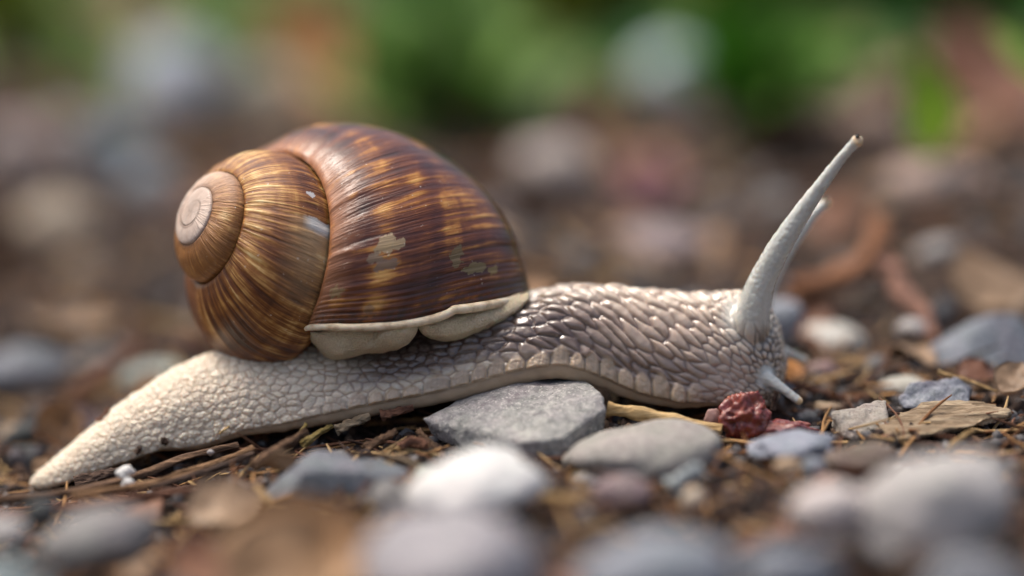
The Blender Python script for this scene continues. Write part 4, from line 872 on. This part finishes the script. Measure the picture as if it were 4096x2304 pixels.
# soil crumbs and fine needles: uncountable litter, real geometry in one mesh each
def litter(name, label, n, kind, seed):
    r = np.random.default_rng(seed)
    y = np.where(r.random(n) < .55, r.uniform(-4.5, 2.5, n), np.where(r.random(n) < .5, r.uniform(-11, -3, n), r.uniform(1, 26, n)))
    hw_ = 6.9 * (50 + y) / 50; x = r.uniform(-1, 1, n) * hw_ * np.where(r.random(n) < .25, 2.6, 1.0)
    z = gheight(x, y); sz_ = np.clip(np.exp(r.normal(0, .5, n)), .3, 1.9) * (1 + np.maximum(0, y) * .08)
    pal = np.array([lin(*c_) for c_ in ([(44, 35, 31), (62, 48, 40), (30, 26, 25), (84, 65, 52), (104, 84, 68), (88, 86, 86), (120, 117, 115), (50, 43, 41), (36, 31, 30)] if kind == 'crumb' else [(120, 82, 52), (160, 122, 80), (86, 58, 42), (178, 148, 104), (60, 44, 36), (112, 78, 60)])])
    pc = pal[r.integers(0, len(pal), n)] * r.uniform(.75, 1.25, (n, 1))
    if kind == 'crumb':
        Dn, Fc = ICO[1]; nvv = len(Dn); R_ = .045 * sz_
        V = Dn[None] * (1 + .35 * r.uniform(-1, 1, (n, nvv, 1))) * (R_[:, None, None] * r.uniform(.6, 1.3, (n, 1, 3)))
        an = r.uniform(0, 6.28, n); ca, sa = np.cos(an)[:, None], np.sin(an)[:, None]
        V = np.stack([V[..., 0] * ca - V[..., 1] * sa, V[..., 0] * sa + V[..., 1] * ca, V[..., 2]], -1)
        V = V + np.stack([x, y, z + R_ * .35], 1)[:, None]
    else:
        m_ = 6; t = np.linspace(-.5, .5, m_); L = .5 * sz_; an = r.uniform(0, 6.28, n); el = r.normal(.05, .22, n); cv = r.normal(0, .25, n)
        dr = np.stack([np.cos(an) * np.cos(el), np.sin(an) * np.cos(el), np.sin(el)], 1); sd_ = np.stack([-np.sin(an), np.cos(an), 0 * an], 1)
        P = np.stack([x, y, z + .03 + np.abs(np.sin(el)) * L * .4], 1)[:, None] + dr[:, None] * (t[None, :, None] * L[:, None, None]) + sd_[:, None] * ((cv * L)[:, None] * (t ** 2)[None])[..., None]
        w_ = (.014 + .012 * r.random(n)) * (1 + np.maximum(0, y) * .05); rw = w_[:, None] * (1 - .6 * np.abs(t * 2) ** 3)[None]
        ks = np.arange(4) * PI / 2; up_ = np.array([0, 0, 1.0])
        V = P[:, :, None] + rw[:, :, None, None] * (np.cos(ks)[None, None, :, None] * sd_[:, None, None] + np.sin(ks)[None, None, :, None] * up_)
        V = V.reshape(n, -1, 3); Fc = grid_faces(m_, 4, True); nvv = m_ * 4
    Fa = (Fc[None] + (np.arange(n) * nvv)[:, None, None]).reshape(-1, Fc.shape[1])
    me_ = mesh_np(name, V.reshape(-1, 3), Fa, kind != 'crumb'); cattr(me_, 'tint', np.repeat(pc, nvv, 0))
    mb = MatB(name); at_ = mb.n('ShaderNodeAttribute', attribute_name='tint'); vv_ = mb.coord(1.0, False); nz_ = mb.noise(vv_, 25, 3, .6)
    mb.bump(nz_, .03, .6); mb.set(Base_Color=at_.outputs['Color'], Roughness=.8, Specular_IOR_Level=.25)
    return tag(obj(name, me_, mb.m), label, kind='stuff')
litter('soil_crumbs', 'dark soil crumbs and grit covering the ground', 21000, 'crumb', 5)
litter('needle_litter', 'fine brown needles and fibres scattered over the soil', 4200, 'needle', 6)
# grass of the far verge
r = np.random.default_rng(77); n = 5000; y = r.uniform(34, 160, n); x = r.uniform(-1, 1, n) * 8 * (50 + y) / 50
L = r.uniform(3, 9, n); w_ = r.uniform(.15, .4, n); an = r.uniform(0, 6.28, n); t = np.linspace(0, 1, 5); lean = r.uniform(.1, .6, n)
z = gbase(x, y); P = np.stack([x[:, None] + np.cos(an)[:, None] * (lean * L)[:, None] * t ** 2, y[:, None] + np.sin(an)[:, None] * (lean * L)[:, None] * t ** 2, z[:, None] + L[:, None] * t * (1 - .2 * t)], -1)
sd_ = np.stack([-np.sin(an), np.cos(an), 0 * an], 1); wd = w_[:, None] * (1 - t ** 2 * .95)[None]
V = np.stack([P - sd_[:, None] * wd[..., None], P + [0, 0, 0] + np.array([0, 0, .05]), P + sd_[:, None] * wd[..., None]], 2).reshape(n, -1, 3)
Fc = grid_faces(5, 3); Fa = (Fc[None] + (np.arange(n) * 15)[:, None, None]).reshape(-1, 4)
tag(obj('grass', mesh_np('grass', V.reshape(-1, 3), Fa), GM['mid']), 'green grass of the verge beyond the plants', kind='stuff')
# low leafy ground cover between and behind the plants
r = np.random.default_rng(99); n = 9500; y = r.uniform(19, 70, n) ; x = r.uniform(-2.2, 2.2, n) * 6.6 * (50 + y) / 50
keep = r.random(n) < sstep(-3, 4, x - 2.0 + .10 * (y - 30)) * .9 + .12; y = y[keep]; x = x[keep]; n = len(x)
L = r.uniform(.9, 2.4, n); an = r.uniform(0, 6.28, n); el = r.normal(.1, .4, n); rise = r.uniform(.1, 1, n) * np.clip((y - 17) * .16, .2, 5)
dr = np.stack([np.cos(an) * np.cos(el), np.sin(an) * np.cos(el), np.sin(el)], 1); nr = np.stack([r.normal(0, .4, n), r.normal(-.5, .4, n), np.ones(n)], 1)
sd_ = np.cross(nr, dr); sd_ /= np.linalg.norm(sd_, axis=1)[:, None]; t = np.linspace(0, 1, 5); wd = .28 * np.sin(PI * np.clip(t, .03, .97))
c0 = np.stack([x, y, gbase(x, y) + rise], 1); P = c0[:, None] + dr[:, None] * ((t - .5)[None] * L[:, None])[..., None] - np.array([0, 0, 1.0]) * ((t - .5) ** 2)[None, :, None] * (L * .5)[:, None, None]
V = np.stack([P - sd_[:, None] * (wd[None] * L[:, None])[..., None], P - np.array([0, 0, .06]) * L[:, None, None], P + sd_[:, None] * (wd[None] * L[:, None])[..., None]], 2).reshape(n, -1, 3)
Fc = grid_faces(5, 3); Fa = (Fc[None] + (np.arange(n) * 15)[:, None, None]).reshape(-1, 4); me_ = mesh_np('undergrowth', V.reshape(-1, 3), Fa)
pal = np.array([lin(*q_) for q_ in ((116, 164, 74), (92, 146, 66), (138, 160, 70), (80, 132, 74), (150, 184, 106))]); cattr(me_, 'tint', np.repeat(pal[r.integers(0, 5, n)], 15, 0))
m = MatB('undergrowth'); at = m.n('ShaderNodeAttribute', attribute_name='tint'); m.set(Base_Color=at.outputs['Color'], Roughness=.5)
tr = m.n('ShaderNodeBsdfTranslucent'); ms = m.n('ShaderNodeMixShader'); ms.inputs[0].default_value = .45
m.l(at.outputs['Color'], tr.inputs[0]); m.l(m.b.outputs[0], ms.inputs[1]); m.l(tr.outputs[0], ms.inputs[2]); m.l(ms.outputs[0], m.out.inputs[0])
tag(obj('undergrowth', me_, m.m), 'low green leafy ground cover behind the stones', kind='stuff')
